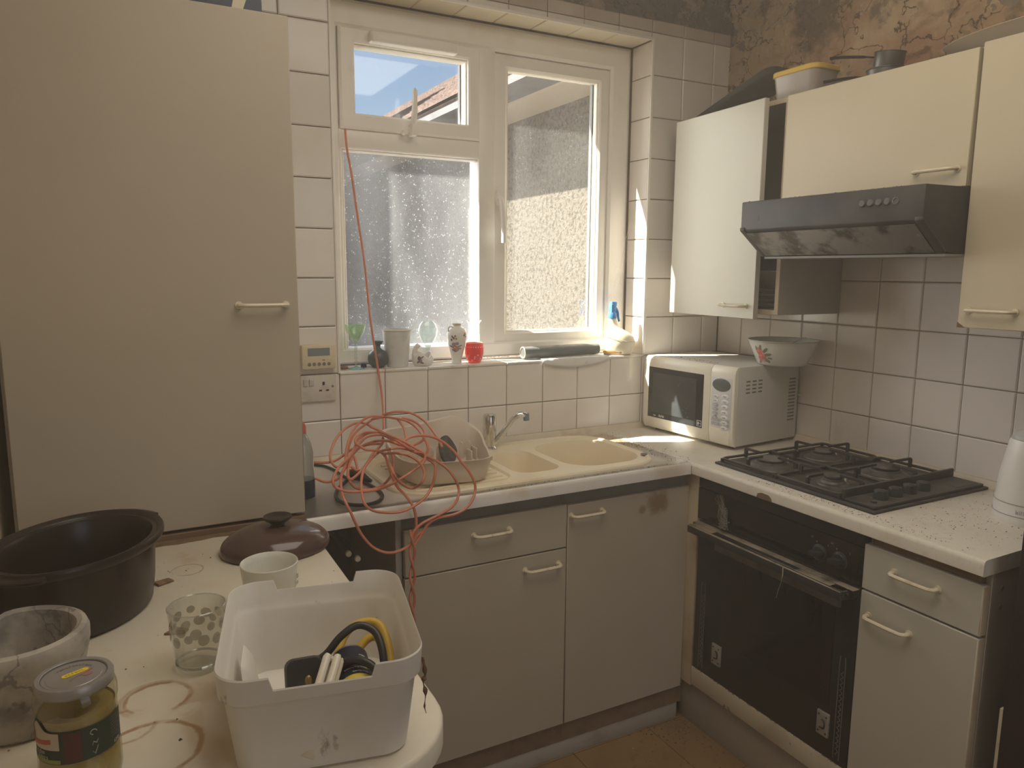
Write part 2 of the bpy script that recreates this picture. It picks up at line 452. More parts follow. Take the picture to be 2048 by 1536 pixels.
CABLE=[[(0.083,-0.17,1.098),(0.115,-0.203,1.111),(0.16,-0.21,1.104),(0.178,-0.267,1.091),(0.17,-0.35,1.081),(0.158,-0.421,1.073),(0.156,-0.45,1.064),(0.154,-0.467,1.053)],[(0.032,-0.49,1.085),(0.067,-0.461,1.09),(0.108,-0.453,1.088),(0.134,-0.465,1.082),(0.151,-0.494,1.071),(0.174,-0.512,1.046),(0.188,-0.521,1.021),(0.205,-0.529,0.997),(0.217,-0.537,0.972),(0.222,-0.539,0.945),(0.207,-0.554,0.921),(0.183,-0.56,0.9),(0.152,-0.561,0.89),(0.124,-0.561,0.888),(0.098,-0.561,0.886),(0.073,-0.561,0.873),(0.056,-0.561,0.849),(0.038,-0.561,0.825)],[(0.019,-0.246,1.083),(0.05,-0.273,1.067),(0.011,-0.48,1.095),(0.03,-0.516,1.081),(0.056,-0.521,1.063),(0.089,-0.526,1.048),(0.115,-0.531,1.032),(0.14,-0.537,1.011),(0.156,-0.546,0.987),(0.171,-0.541,0.955),(0.163,-0.554,0.932),(0.144,-0.562,0.913),(0.112,-0.564,0.899),(0.082,-0.564,0.889),(0.055,-0.564,0.879),(0.035,-0.564,0.863),(0.029,-0.564,0.847),(0.032,-0.564,0.825)],[(0.068,-0.217,1.051),(0.043,-0.186,1.069),(0.009,-0.175,1.082),(-0.033,-0.19,1.074),(-0.071,-0.229,1.059),(-0.096,-0.267,1.044),(-0.117,-0.316,1.027),(-0.122,-0.35,1.015),(-0.113,-0.373,1.006),(-0.086,-0.354,1.009),(-0.059,-0.32,1.018),(-0.031,-0.287,1.028),(0.002,-0.263,1.035),(0.038,-0.25,1.038),(0.014,-0.435,1.078),(0.041,-0.456,1.067),(0.074,-0.461,1.048)],[(-0.167,-0.34,1.018),(-0.136,-0.34,1.014),(-0.109,-0.331,1.014),(-0.077,-0.306,1.02),(-0.044,-0.277,1.028),(-0.011,-0.263,1.03),(0.021,-0.253,1.031),(0.055,-0.253,1.028)],[(0.048,-0.531,1.066),(0.072,-0.532,1.061),(0.078,-0.536,1.052),(0.068,-0.542,1.036),(0.041,-0.549,1.022),(0.006,-0.556,1.007),(-0.024,-0.541,0.988),(-0.049,-0.516,0.973),(-0.088,-0.523,0.975),(-0.129,-0.523,0.981),(-0.152,-0.509,0.99),(-0.16,-0.507,1.006),(-0.143,-0.47,1.018),(-0.116,-0.428,1.028),(-0.083,-0.39,1.037),(-0.052,-0.341,1.052),(-0.032,-0.31,1.064),(0.001,-0.287,1.072),(0.039,-0.283,1.07),(0.011,-0.481,1.099),(0.032,-0.51,1.089),(0.05,-0.527,1.077),(0.074,-0.532,1.061)],[(-0.189,-0.443,1.003),(-0.17,-0.457,0.995),(-0.149,-0.455,0.993),(-0.123,-0.436,0.997),(-0.079,-0.365,1.016),(-0.042,-0.307,1.034),(-0.002,-0.26,1.051),(0.029,-0.245,1.055),(0.059,-0.245,1.052),(0.024,-0.45,1.082)],[(0.013,-0.397,1.035),(-0.003,-0.553,1.073),(0.029,-0.556,1.062),(0.053,-0.562,1.042),(0.061,-0.571,1.018),(0.05,-0.581,0.996),(0.04,-0.548,0.974),(0.017,-0.546,0.982),(-0.015,-0.577,1.012),(-0.025,-0.568,1.037),(0.01,-0.414,1.03),(0.002,-0.385,1.041),(-0.021,-0.38,1.045),(-0.037,-0.377,1.049),(-0.047,-0.361,1.056),(-0.054,-0.346,1.064),(-0.039,-0.319,1.074),(-0.014,-0.303,1.079),(0.02,-0.301,1.076)],[(0.097,-0.525,1.035),(0.108,-0.529,1.023),(0.104,-0.538,0.999),(0.093,-0.539,0.965),(0.067,-0.554,0.944),(0.035,-0.561,0.929),(0.001,-0.562,0.92),(-0.036,-0.56,0.922),(-0.073,-0.56,0.933),(-0.092,-0.555,0.95),(-0.093,-0.532,0.969),(-0.085,-0.499,0.99),(-0.061,-0.442,1.008),(-0.029,-0.396,1.02),(0.008,-0.358,1.03),(-0.013,-0.514,1.076),(0.021,-0.513,1.075),(0.058,-0.517,1.06),(0.097,-0.525,1.035)],[(0.026,-0.365,1.019),(-0.015,-0.524,1.022),(-0.001,-0.535,0.981),(0.017,-0.545,0.958),(0.032,-0.557,0.933),(0.04,-0.559,0.906),(0.042,-0.559,0.877),(0.038,-0.559,0.844),(0.029,-0.559,0.824)],[(0.059,-0.17,1.092),(0.028,-0.182,1.078),(-0.008,-0.21,1.065),(-0.044,-0.261,1.045),(-0.073,-0.325,1.021),(-0.085,-0.376,1.004),(-0.096,-0.421,0.99),(-0.096,-0.452,0.976),(-0.09,-0.498,0.975),(-0.058,-0.5,0.97),(-0.009,-0.452,0.965),(0.001,-0.488,1.0),(0.011,-0.476,1.031),(0.01,-0.467,1.054)],[(0.074,-0.203,1.1),(0.038,-0.203,1.103),(0.009,-0.21,1.096),(-0.026,-0.238,1.077),(-0.056,-0.288,1.057),(-0.08,-0.343,1.036),(-0.099,-0.402,1.017),(-0.122,-0.449,1.005),(-0.134,-0.484,0.992),(-0.142,-0.528,0.975),(-0.138,-0.55,0.955),(-0.129,-0.556,0.933),(-0.12,-0.556,0.909),(-0.103,-0.556,0.872),(-0.074,-0.556,0.834),(-0.033,-0.558,0.813),(0.013,-0.558,0.819),(0.042,-0.558,0.845),(0.062,-0.558,0.859),(0.072,-0.558,0.872)],[(0.1,-0.263,1.098),(0.094,-0.324,1.09),(0.07,-0.411,1.084),(0.056,-0.45,1.074)],[(0.041,-0.194,1.092),(0.081,-0.189,1.095),(0.089,-0.262,1.104),(0.117,-0.29,1.098),(0.125,-0.347,1.089),(0.112,-0.436,1.08),(0.108,-0.481,1.063),(0.099,-0.489,1.044),(0.075,-0.497,1.024)],[(0.122,-0.237,1.097),(0.148,-0.265,1.09),(0.151,-0.322,1.082),(0.134,-0.393,1.077),(0.112,-0.43,1.069),(0.077,-0.454,1.065),(0.051,-0.456,1.066)],[(0.042,-0.296,1.043),(0.027,-0.315,1.036),(-0.002,-0.343,1.027),(-0.036,-0.394,1.013),(-0.072,-0.44,1.002),(-0.101,-0.466,0.995),(-0.107,-0.452,1.002),(-0.08,-0.385,1.021),(-0.063,-0.36,1.028),(-0.073,-0.427,1.006),(-0.085,-0.411,1.013)],[(0.066,0.1,1.978),(0.064,0.075,1.91),(0.072,0.06,1.832),(0.085,0.045,1.693),(0.1,0.035,1.551),(0.107,0.02,1.408),(0.115,0.0,1.296),(0.124,-0.012,1.207),(0.123,-0.05,1.122),(0.089,-0.16,1.049),(0.072,-0.2,1.027)],[(0.036,-0.562,0.865),(0.036,-0.56,0.853),(0.034,-0.558,0.842),(0.031,-0.558,0.832),(0.027,-0.559,0.821),(0.024,-0.56,0.812),(0.023,-0.563,0.802),(0.023,-0.565,0.791),(0.026,-0.566,0.78),(0.029,-0.566,0.769),(0.032,-0.565,0.757),(0.034,-0.563,0.744),(0.035,-0.561,0.732),(0.033,-0.559,0.721),(0.03,-0.558,0.71),(0.027,-0.558,0.7),(0.024,-0.56,0.69),(0.021,-0.562,0.68),(0.021,-0.564,0.669),(0.023,-0.565,0.659),(0.026,-0.566,0.647),(0.029,-0.565,0.635),(0.032,-0.564,0.622),(0.033,-0.562,0.61),(0.032,-0.56,0.598),(0.03,-0.558,0.586),(0.027,-0.558,0.575),(0.023,-0.559,0.565),(0.02,-0.561,0.555),(0.019,-0.563,0.545),(0.02,-0.565,0.535),(0.023,-0.566,0.523),(0.026,-0.566,0.511),(0.029,-0.565,0.498),(0.031,-0.563,0.485),(0.031,-0.56,0.472),(0.029,-0.559,0.46),(0.026,-0.558,0.449),(0.023,-0.558,0.439),(0.019,-0.56,0.429),(0.018,-0.562,0.419),(0.018,-0.564,0.408),(0.019,-0.566,0.397),(0.023,-0.566,0.384),(0.026,-0.565,0.371)],[(0.024,-0.562,0.867),(0.024,-0.564,0.856),(0.026,-0.566,0.846),(0.029,-0.566,0.835),(0.032,-0.565,0.823),(0.035,-0.564,0.811),(0.036,-0.561,0.799),(0.035,-0.559,0.787),(0.032,-0.558,0.776),(0.029,-0.558,0.766),(0.025,-0.559,0.756),(0.023,-0.561,0.746),(0.022,-0.563,0.736),(0.023,-0.565,0.725),(0.026,-0.566,0.714),(0.029,-0.566,0.702),(0.032,-0.564,0.69),(0.034,-0.562,0.677),(0.034,-0.56,0.665),(0.032,-0.559,0.654),(0.029,-0.558,0.643),(0.025,-0.559,0.633),(0.022,-0.56,0.623),(0.02,-0.562,0.613),(0.021,-0.564,0.602),(0.023,-0.566,0.591),(0.026,-0.566,0.579),(0.029,-0.565,0.567),(0.031,-0.563,0.554),(0.032,-0.561,0.541),(0.031,-0.559,0.529),(0.028,-0.558,0.518),(0.025,-0.558,0.507),(0.021,-0.559,0.497),(0.019,-0.561,0.487),(0.018,-0.564,0.477),(0.02,-0.565,0.466),(0.023,-0.566,0.454),(0.026,-0.566,0.441),(0.029,-0.564,0.428),(0.03,-0.562,0.415),(0.03,-0.56,0.402),(0.028,-0.558,0.391),(0.024,-0.558,0.38),(0.021,-0.559,0.369)]]
BC1=[(-0.098,-0.039,0.931),(-0.075,-0.065,0.931),(-0.06,-0.116,0.931),(-0.055,-0.175,0.931),(-0.049,-0.231,0.931),(-0.04,-0.246,0.931)]
BC2=[(-0.018,-0.288,0.931),(-0.009,-0.342,0.931),(-0.005,-0.401,0.931),(-0.012,-0.447,0.931),(-0.035,-0.484,0.931),(-0.07,-0.499,0.931),(-0.102,-0.487,0.931),(-0.123,-0.456,0.931),(-0.126,-0.403,0.931),(-0.107,-0.34,0.931),(-0.073,-0.28,0.931),(-0.035,-0.228,0.931)]

# ------------------------------------------------------------------ room shell
XR, XL, YF, ZC = 1.586, -.86, -3.4, 2.66
SILL, T = 1.21, .15
RX0, RX1, RZ1 = 0.0, 1.2, 2.382          # window recess in the back wall
FRY, GLY = .12, .165                     # frame face and glass plane depth

m = MB()
y0 = .008
for a, b in ((y0, .20),):
    m.box(XL - .1, RX0 - .008, a, b, 0, ZC).box(RX1 + .008, XR + .1, a, b, 0, ZC)
    m.box(RX0 - .008, RX1 + .008, a, b, 0, SILL - .003).box(RX0 - .008, RX1 + .008, a, b, RZ1 + .008, ZC)
m.box(XL - .1, RX0 - .02, .2, .29, 0, ZC + .5).box(RX1 + .02, XR + .1, .2, .29, 0, ZC + .5)
m.box(RX0 - .02, RX1 + .02, .2, .29, 0, SILL - .03).box(RX0 - .02, RX1 + .02, .2, .29, 2.315, ZC + .5)
wall_back = tag(m.obj('wall_back', GROUT, smooth=False), kind='structure')
wall_right = tag(MB().box(XR + .008, XR + .15, YF, .008, 0, ZC).obj('wall_right', GROUT, smooth=False), kind='structure')
tag(MB().box(XL - .12, XL, YF, .008, 0, ZC).obj('wall_left', ROOM, smooth=False), kind='structure')
# far wall behind the camera with an open doorway
m = MB().box(XL - .12, -.15, YF - .12, YF, 0, ZC).box(1.05, XR + .15, YF - .12, YF, 0, ZC).box(-.15, 1.05, YF - .12, YF, 2.3, ZC)
tag(m.obj('wall_front', ROOM, smooth=False), kind='structure')
tag(MB().box(XL - .12, XR + .15, YF - .12, .2, ZC, ZC + .1).obj('ceiling', CEIL, smooth=False), kind='structure')
FLOORB = mat('floor_joint', (.07, .045, .025), .8)
floor = tag(MB().box(XL - .1, XR + .1, YF, .1, -.1, -.004).obj('floor', FLOORB, smooth=False), kind='structure')

VINYL = mat('brown_vinyl_tile', (.30, .185, .085), .55, layers=[('noise', (.20, .12, .055), 5, .4, .7, .6), ('noise', (.12, .075, .04), 18, .55, .75, .7), ('spots', (.05, .03, .02), 40, .1, .7)], rand=.3)

def tile_mesh(name, w, h, t, m, ch=.0035):
    """one tile in its own x-z plane, face towards -y, bottom-left corner at the origin"""
    b = MB()
    b.loft([[(0, t, 0), (w, t, 0), (w, t, h), (0, t, h)], [(0, ch * .6, 0), (w, ch * .6, 0), (w, ch * .6, h), (0, ch * .6, h)],
            [(ch, 0, ch), (w - ch, 0, ch), (w - ch, 0, h - ch), (ch, 0, h - ch)]])
    return b.mesh(name, m, smooth=False)

_tm = {}
def put_tile(parent, w, h, m, M4):
    k = (round(w, 4), round(h, 4), m.name)
    if k not in _tm: _tm[k] = tile_mesh('tile', w, h, .008, m)
    o = bpy.data.objects.new('tile', _tm[k])
    COL.objects.link(o)
    o.parent = parent
    j = Matrix.Rotation(RND.uniform(-.004, .004), 4, 'X') @ Matrix.Rotation(RND.uniform(-.004, .004), 4, 'Z')
    o.matrix_local = M4 @ j
    return o

G = .003
def cells(lo, hi, edges):
    es = sorted({round(e, 4) for e in [lo, hi] + [x for x in edges if lo < x < hi]})
    return list(zip(es[:-1], es[1:]))

# back wall tiles (grid: joint on the recess corner; the sill is a joint too)
zs = [SILL + k * T for k in range(-3, 10)]
xs = [i * T for i in range(-6, 12)]
for z0, z1 in cells(.943, 2.455, zs):
    for x0, x1 in cells(-.46, XR, xs):
        if x1 <= -.3 and z0 < 2.0: continue              # behind the larder cabinet
        zz0, zz1 = z0, z1
        if x0 >= RX0 - .001 and x1 <= RX1 + .001:
            if z0 >= SILL - .001 and z1 <= RZ1: continue
            if z0 < RZ1 < z1: zz0 = RZ1 + .002
        if zz1 - zz0 < .012 or x1 - x0 < .012: continue
        put_tile(wall_back, x1 - x0 - G, zz1 - zz0 - G, TILE_HIGH if z0 > 2.3 else TILE, Matrix.Translation((x0 + G / 2, 0, zz0 + G / 2)))
# recess: right and left reveal, head, sill
Rr = Matrix.Rotation(pi / 2, 4, 'Z')
for z0, z1 in cells(SILL, RZ1, zs):
    put_tile(wall_back, FRY - G, z1 - z0 - G, TILE, Matrix.Translation((RX1, FRY, z0 + G / 2)) @ Matrix.Rotation(-pi / 2, 4, 'Z'))
    put_tile(wall_back, FRY - G, z1 - z0 - G, TILE, Matrix.Translation((RX0, G / 2, z0 + G / 2)) @ Matrix.Rotation(pi / 2, 4, 'Z'))
HEADT = mat('warm_lit_head_tile', (.74, .66, .50), .35, layers=[('noise', (.6, .5, .34), 7, .45, .75, .6)], rand=.15)  # beige tile with the yellow light from below put into its colour
SILLT = mat('white_sill_tile', (.80, .77, .72), .2, layers=[('noise', (.6, .46, .30), 12, .52, .7, .6), ('spots', GRIME, 60, .12, .7)], rand=.08)
for x0, x1 in cells(RX0, RX1, xs):
    put_tile(wall_back, x1 - x0 - G, FRY - G, HEADT, Matrix.Translation((x0 + G / 2, FRY, RZ1)) @ Matrix.Rotation(pi / 2, 4, 'X'))
for x0, x1 in cells(RX0, RX1, xs):
    put_tile(wall_back, x1 - x0 - G, FRY + .003, SILLT, Matrix.Translation((x0 + G / 2, -.004, SILL + .005)) @ Matrix.Rotation(-pi / 2, 4, 'X'))
# right wall tiles
ys = [-.1299 - j * T for j in range(-1, 14)]
for z0, z1 in cells(.943, 1.96, zs):
    for a, b in cells(-1.75, 0, ys):
        if b - a < .012: continue
        put_tile(wall_right, b - a - G, z1 - z0 - G, TILE, Matrix.Translation((XR, b - G / 2, z0 + G / 2)) @ Matrix.Rotation(-pi / 2, 4, 'Z'))
# floor tiles
_ft = MB().loft([[(0, 0, -.006), (.298, 0, -.006), (.298, .298, -.006), (0, .298, -.006)], [(0, 0, -.001), (.298, 0, -.001), (.298, .298, -.001), (0, .298, -.001)],
                 [(.002, .002, 0), (.296, .002, 0), (.296, .296, 0), (.002, .296, 0)]]).mesh('floor_tile', VINYL, smooth=False)
for i in range(-3, 6):
    for j in range(0, 12):
        o = bpy.data.objects.new('floor_tile', _ft)
        COL.objects.link(o); o.parent = floor
        o.location = (-.005 + i * .3, -.55 - j * .3 + .06, 0)

# white corner beads round the recess, upstand behind the worktops
for n, a in (('trim_1', (-.006, .002, -.006, .0, SILL, RZ1)), ('trim_2', (RX1 - .003, RX1 + .009, -.006, 0, SILL, RZ1)), ('trim_3', (-.006, RX1 + .009, -.006, 0, RZ1 - .003, RZ1 + .009))):
    tag(MB().box(*a).obj(n, UPVC, bevel=.0025), kind='structure')
UPST = mat('cream_upstand', (.70, .62, .50), .5, layers=[('noise', (.5, .38, .24), 10, .45, .7, .7)])
def upstand(n, pts):
    tag(MB().loft([[(x, y, z) for x, y, z in r] for r in pts]).obj(n, UPST, sharp=25), kind='structure')
upstand('trim_4', [[(x, .004, .925), (x, -.020, .925), (x, -.017, .931), (x, -.006, .945), (x, .004, .946)] for x in (-.22, XR)])
upstand('trim_5', [[(XR + .004, y, .925), (XR - .020, y, .925), (XR - .017, y, .931), (XR - .006, y, .945), (XR + .004, y, .946)] for y in (-.02, -1.455)])

# crumbling plaster above the tiles: real relief
def plaster(name, parent, P, nu, nv, m, amp, seed):
    """P(u,v,h) -> point; builds flaking layers by quantised noise"""
    vs, fs = [], []
    for j in range(nv + 1):
        for i in range(nu + 1):
            u, v = i / nu, j / nv
            q = Vector(P(u, v, 0)) * 5 + Vector((seed, 0, 0))
            a = noise.fractal(q, 1.0, 2.0, 6)
            b = noise.fractal(q * 2.3 + Vector((9, 3, 1)), 1.0, 2.0, 5)
            h = (.5 if a > .06 else 0) + (.35 if b > .16 else 0) + .3 * noise.fractal(q * .8, 1, 2, 3) + .10 * noise.fractal(q * 9, 1, 2, 3)
            vs.append(P(u, v, h * amp))
    for j in range(nv):
        for i in range(nu):
            a = j * (nu + 1) + i
            fs.append((a, a + 1, a + nu + 2, a + nu + 1))
    o = MB().add(vs, fs).obj(name, m, parent, sharp=70)
    return o
PLAS = mat('crumbling_brown_plaster', (.46, .33, .19), .9, layers=[('noise', (.62, .49, .31), 4, .46, .6, .9), ('noise', (.42, .23, .14), 2.3, .5, .66, .8), ('noise', (.17, .12, .075), 7, .55, .66, .8),
           ('cracks', (.07, .045, .03), 7, .025, .85), ('blob', (.10, .085, .06), (XR, -.42, 2.42), .16, .8), ('noise', (.62, .52, .38), 30, .62, .72, .5)], bump=[(45, .5, .01), (160, .4, .004)])
PLASD = mat('mouldy_dark_plaster', (.15, .115, .085), .95, layers=[('noise', (.34, .27, .20), 7, .52, .6, .85), ('noise', (.06, .05, .045), 5, .5, .7, .7), ('cracks', (.03, .025, .02), 9, .02, .7)], bump=[(50, .5, .01)])
plaster('crumbling_plaster', wall_right, lambda u, v, h: (XR + .006 - h, -2.0 * u + .006, 1.93 + (ZC - 1.93) * v), 300, 110, PLAS, .026, 3)
plaster('mouldy_plaster', wall_back, lambda u, v, h: (-.5 + 2.09 * u, .006 - h, 2.452 + (ZC - 2.452) * v), 220, 26, PLASD, .014, 11)

# ------------------------------------------------------------------ window
win = thing('window_1', None, None, (.6, FRY, SILL)); win['kind'] = 'structure'
def frame(name, m, parent, x0, x1, z0, z1, wl, wr, wb, wt, ya, yb, ch=.006):
    """mitred rectangular frame with chamfered inner and outer room-side edges, room face at y=ya"""
    def ring(dx, y):
        l, r_, b, t = (wl, wr, wb, wt)
        return [(x0 + l * dx, y, z0 + b * dx), (x1 - r_ * dx, y, z0 + b * dx), (x1 - r_ * dx, y, z1 - t * dx), (x0 + l * dx, y, z1 - t * dx)]
    c = min(.25, ch / min(wl, wr, wb, wt))
    return MB().loft([ring(0, yb), ring(0, ya + ch), ring(c, ya), ring(1 - c, ya), ring(1, ya + ch), ring(1, yb)], closed=True).obj(name, m, parent, sharp=20)
frame('window_frame', UPVC, win, .004, 1.196, SILL + .012, 2.378, .048, .092, .052, .085, FRY, .20)
mull = MB().box(.547, .612, FRY, .20, SILL + .06, 2.30)
mull.obj('mullion', UPVC, win, bevel=.006)
MB().box(.05, .55, FRY, .20, 1.925, 1.985).obj('transom', UPVC, win, bevel=.006)
# three sashes
sash = frame('top_sash', UPVC, win, .055, .547, 1.983, 2.293, .050, .043, .050, .045, FRY - .012, .19)
frame('glazing_bead', UPVC_IN, sash, .100, .510, 2.026, 2.252, .010, .010, .010, .010, FRY + .006, GLY, .004)
sash2 = frame('fixed_light', UPVC, win, .048, .568, 1.250, 1.932, .012, .012, .010, .010, FRY + .004, .19, .004)
frame('glazing_bead', UPVC_IN, sash2, .056, .575, 1.254, 1.926, .013, .013, .009, .009, FRY + .012, GLY, .004)
sash3 = frame('side_sash', UPVC, win, .604, 1.108, 1.266, 2.292, .062, .046, .042, .048, FRY + .012, .19)
frame('glazing_bead', UPVC_IN, sash3, .662, 1.068, 1.302, 2.252, .012, .012, .012, .012, FRY + .022, GLY, .004)
PANE_A = glass_pane_mat('speckled_clear_glass', (.94, .96, .97), .035, 150, 1)
PANE_B = glass_pane_mat('grimy_misted_glass', (.88, .91, .95), .17, 120, .35)
PANE_C = glass_pane_mat('dusty_veiled_glass', (.93, .94, .93), .075, 150, .4)  # dust film strengthened to lay a veil of glare over the view
def pane(s, m, x0, x1, z0, z1):
    MB().box(x0, x1, GLY, GLY + .004, z0, z1).obj('pane', m, s, smooth=False)
pane(sash, PANE_A, .104, .506, 2.030, 2.247)
pane(sash2, PANE_B, .064, .570, 1.258, 1.921)
pane(sash3, PANE_C, .670, 1.062, 1.308, 2.247)
SEAL = mat('dark_spacer_bar', (.10, .11, .12), .4)
for s, x, z0, z1 in ((sash, .497, 2.035, 2.243), (sash2, .5635, 1.262, 1.917), (sash3, 1.052, 1.313, 2.243)):
    box('spacer_bar', SEAL, s, x, x + .007, GLY + .005, GLY + .022, z0, z1)
# trickle vent, stay handle, side handle
v = MB().box(.150, .450, .070, .109, 2.248, 2.284).obj('trickle_vent', UPVC, sash, bevel=.007, seg=3)
hb = MB().lathe([(0, 0), (.014, 0), (.014, .012), (.010, .018), (0, .018)], seg=16)
hb.xform(Matrix.Translation((.292, FRY - .012, 1.995)) @ Matrix.Rotation(pi / 2, 4, 'X'))
hb.box(.283, .301, .072, .11, 1.975, 2.01)
hb.tube(smooth_path([(.292, .092, 2.0), (.293, .083, 2.03), (.295, .080, 2.07), (.297, .082, 2.125)], 5), [.011] * 5 + [.0105] * 5 + [.009] * 5 + [.004], 8)
hb.cyl((.262, .105, 1.985), (.262, .08, 1.985), .008)
hb.obj('stay_handle', UPVC, sash, bevel=0)
MB().tube(smooth_path([(.618, .108, 1.79), (.618, .085, 1.785), (.622, .078, 1.74), (.626, .078, 1.68), (.628, .082, 1.635)], 5), .0095, 8).box(.608, .628, .098, .11, 1.765, 1.815).obj('side_handle', UPVC, sash3)

# ------------------------------------------------------------------ outdoors
PEB = mat('pebbledash_render', (.19, .172, .145), .95, layers=[('noise', (.055, .046, .036), 34, .48, .60, .8), ('noise', (.20, .185, .165), 2, .4, .7, .4)], bump=[(34, 1.0, .04), (90, .8, .012)])
ROOFT = mat('clay_roof_tile', (.135, .090, .078), .9, layers=[('noise', (.085, .065, .058), 5, .45, .65, .8), ('noise', (.20, .155, .14), 25, .5, .7, .6)], bump=[(14, .8, .05)])
SOFF = mat('grey_soffit_board', (.16, .16, .175), .8, layers=[('noise', (.09, .095, .105), 6, .4, .7, .7)])
FASC = mat('cream_fascia', (.44, .38, .31), .7)
ext = thing('house_extension', 'pebbledashed house wall with a tiled roof seen through the window', 'house', (2.3, 4.5, 0))
X0, ZE, OV = 2.0, 2.60, .52
MB().box(X0, X0 + 3.0, .5, 9.0, -.3, ZE).obj('wall', PEB, ext, smooth=False)
MB().box(X0 - OV, X0, .35, 9.2, ZE, ZE + .03).obj('soffit', SOFF, ext, smooth=False)
MB().box(X0 - .30, X0 - .001, .35, 9.2, ZE - .014, ZE - .001).obj('soffit_board', FASC, ext, smooth=False)
MB().box(X0 - OV - .025, X0 - OV, .35, 9.2, ZE - .01, ZE + .05).obj('fascia', SOFF, ext, smooth=False)
# roof in courses of tiles; a course is a stepped strip
ang = radians(35)
mr = MB()
ncr = 16
ridge_x = X0 + .62
L_ = (ridge_x - (X0 - OV)) / cos(ang)
for c in range(ncr):
    s0, s1 = L_ * c / ncr, L_ * (c + 1) / ncr + .03
    a = [(X0 - OV - .05 + s0 * cos(ang), ZE + .06 + s0 * sin(ang) + .03), (X0 - OV - .05 + s1 * cos(ang), ZE + .06 + s1 * sin(ang) + .012)]
    mr.loft([[(a[0][0], y, a[0][1] - .02), (a[1][0], y, a[1][1] - .012), (a[1][0], y, a[1][1]), (a[0][0], y, a[0][1])] for y in (.35, 8.6 - c * .10)])
mr.obj('roof_courses', ROOFT, ext, smooth=False)['kind'] = 'stuff'
MB().loft([[(X0 - OV, y, ZE + .02), (ridge_x, y, ZE + .02), (ridge_x + .02, y, ZE + .05 + L_ * sin(ang)), (X0 - OV - .04, y, ZE + .05)] for y in (.36, 7.0)]).obj('roof_body', ROOFT, ext, smooth=False)
nb = thing('shade_wall', 'added tall brick wall, unseen to the left, that shades the house wall', 'wall', (-1.1, 7, -.3))
MB().box(-1.4, -.75, 5.0, 11, -.3, 5.6).obj('brickwork', BRICKRED, nb, smooth=False)  # unseen slab added to throw shade on the far part of the house wall
MB().box(-1.45, -.70, 4.95, 11.05, 5.6, 5.7).obj('coping', SOFF, nb, smooth=False)
GR = mat('pale_concrete_path', (.30, .29, .27), .9, layers=[('noise', (.20, .19, .18), 3, .4, .7, .6)])
tag(MB().box(-8, 12, .3, 16, -.4, -.3).obj('ground', GR, smooth=False), kind='structure')

# ------------------------------------------------------------------ fitted units
ZW = .925
YB = -.53            # front edge of the sink worktop
XRF = 1.0            # front edge of the hob worktop
def handle(parent, p0, p1, out, r=.0058, m=None):
    p0, p1, out = Vector(p0), Vector(p1), Vector(out)
    d = (p1 - p0)
    pts = [p0, p0 + out * .55, p0 + out * .92 + d * .07, p0 + out + d * .2, p0 + out * 1.02 + d * .5, p0 + out + d * .8, p1 + out * .92 - d * .07, p1 + out * .55, p1]
    return MB().tube(smooth_path(pts, 4), r, 8, flat=.8).cyl(p0, p0 + out * .12, r * 1.5).cyl(p1, p1 + out * .12, r * 1.5).obj('handle', m or HANDLE, parent)

def panel(name, m, parent, x0, x1, y0, y1, z0, z1, bevel=.0015):
    return box(name, m, parent, x0, x1, y0, y1, z0, z1, bevel=bevel, seg=1)

# larder cabinet on the left
t = thing('larder_cabinet', 'tall grey-cream larder cabinet with one handle, left of the window', 'cabinet', (-.53, -.26, 0))
m = MB().box(-.835, -.817, -.50, -.012, 0, 2.09).box(-.252, -.234, -.50, -.012, 0, 2.09).box(-.817, -.252, -.50, -.012, 2.072, 2.09).box(-.817, -.252, -.50, -.012, .10, .118).box(-.817, -.252, -.03, -.012, .118, 2.072)
m.obj('carcass', CABS, t, bevel=.001, seg=1)
d = panel('door', CABL, t, -.828, -.233, -.521, -.502, .942, 2.098, .002)
handle(d, (-.367, -.521, 1.454), (-.262, -.521, 1.454), (0, -.026, 0))
panel('lower_panel', WOODR, t, -.828, -.233, -.521, -.502, .10, .934)

# left worktop (a small peninsula) and what carries it
PEN = .92
def arc(cx, cy, r, a0, a1, n=10):
    return [(cx + r * cos(a0 + (a1 - a0) * k / n), cy + r * sin(a0 + (a1 - a0) * k / n)) for k in range(n + 1)]
BR = (.33, .17, .06)
PENM = mat('stained_peninsula_laminate', (.72, .66, .55), .38, layers=[('noise', (.60, .50, .36), 5, .45, .7, .5), ('spots', (.10, .06, .03), 30, .12, .9),
    ('ring', BR, (-.600, -1.205), .042, .005, .75, (1, 1)), ('ring', BR, (-.603, -1.205), .047, .006, .4, (1, 1)), ('ring', BR, (-.615, -1.33), .062, .006, .8, (1, 1)), ('ring', BR, (-.645, -1.26), .040, .004, .5, (1, 1)),
    ('ring', (.45, .28, .12), (-.53, -1.29), .05, .035, .35, (1.6, .6)), ('ring', BR, (-.52, -.72), .03, .003, .6, (1, 1)), ('noise', (.48, .33, .16), 8, .58, .72, .5)], bump=[(30, .05, .004)])
outer = [(XL + .004, -.5225), (XL + .004, -1.52)] + arc(-.375, -1.385, .135, -pi / 2, 0) + [(-.233, -.5225)]
wl = thing('left_worktop', 'stained cream worktop with a rounded corner, at lower left of the photo', 'worktop', (-.55, -1.0, PEN - .034))
inn = [(x * .995 - .0025, y * .995 - .005) for x, y in outer]
def shrink(poly, d):
    n = len(poly); out = []
    for i in range(n):
        p, a, b = Vector(poly[i]), Vector(poly[i - 1]), Vector(poly[(i + 1) % n])
        e1, e2 = (p - a).normalized(), (b - p).normalized()
        n1, n2 = Vector((-e1.y, e1.x)), Vector((-e2.y, e2.x))
        k = n1 + n2
        k = k / max(.3, k.length_squared) * 2
        out.append(tuple(p + k * d))
    return out
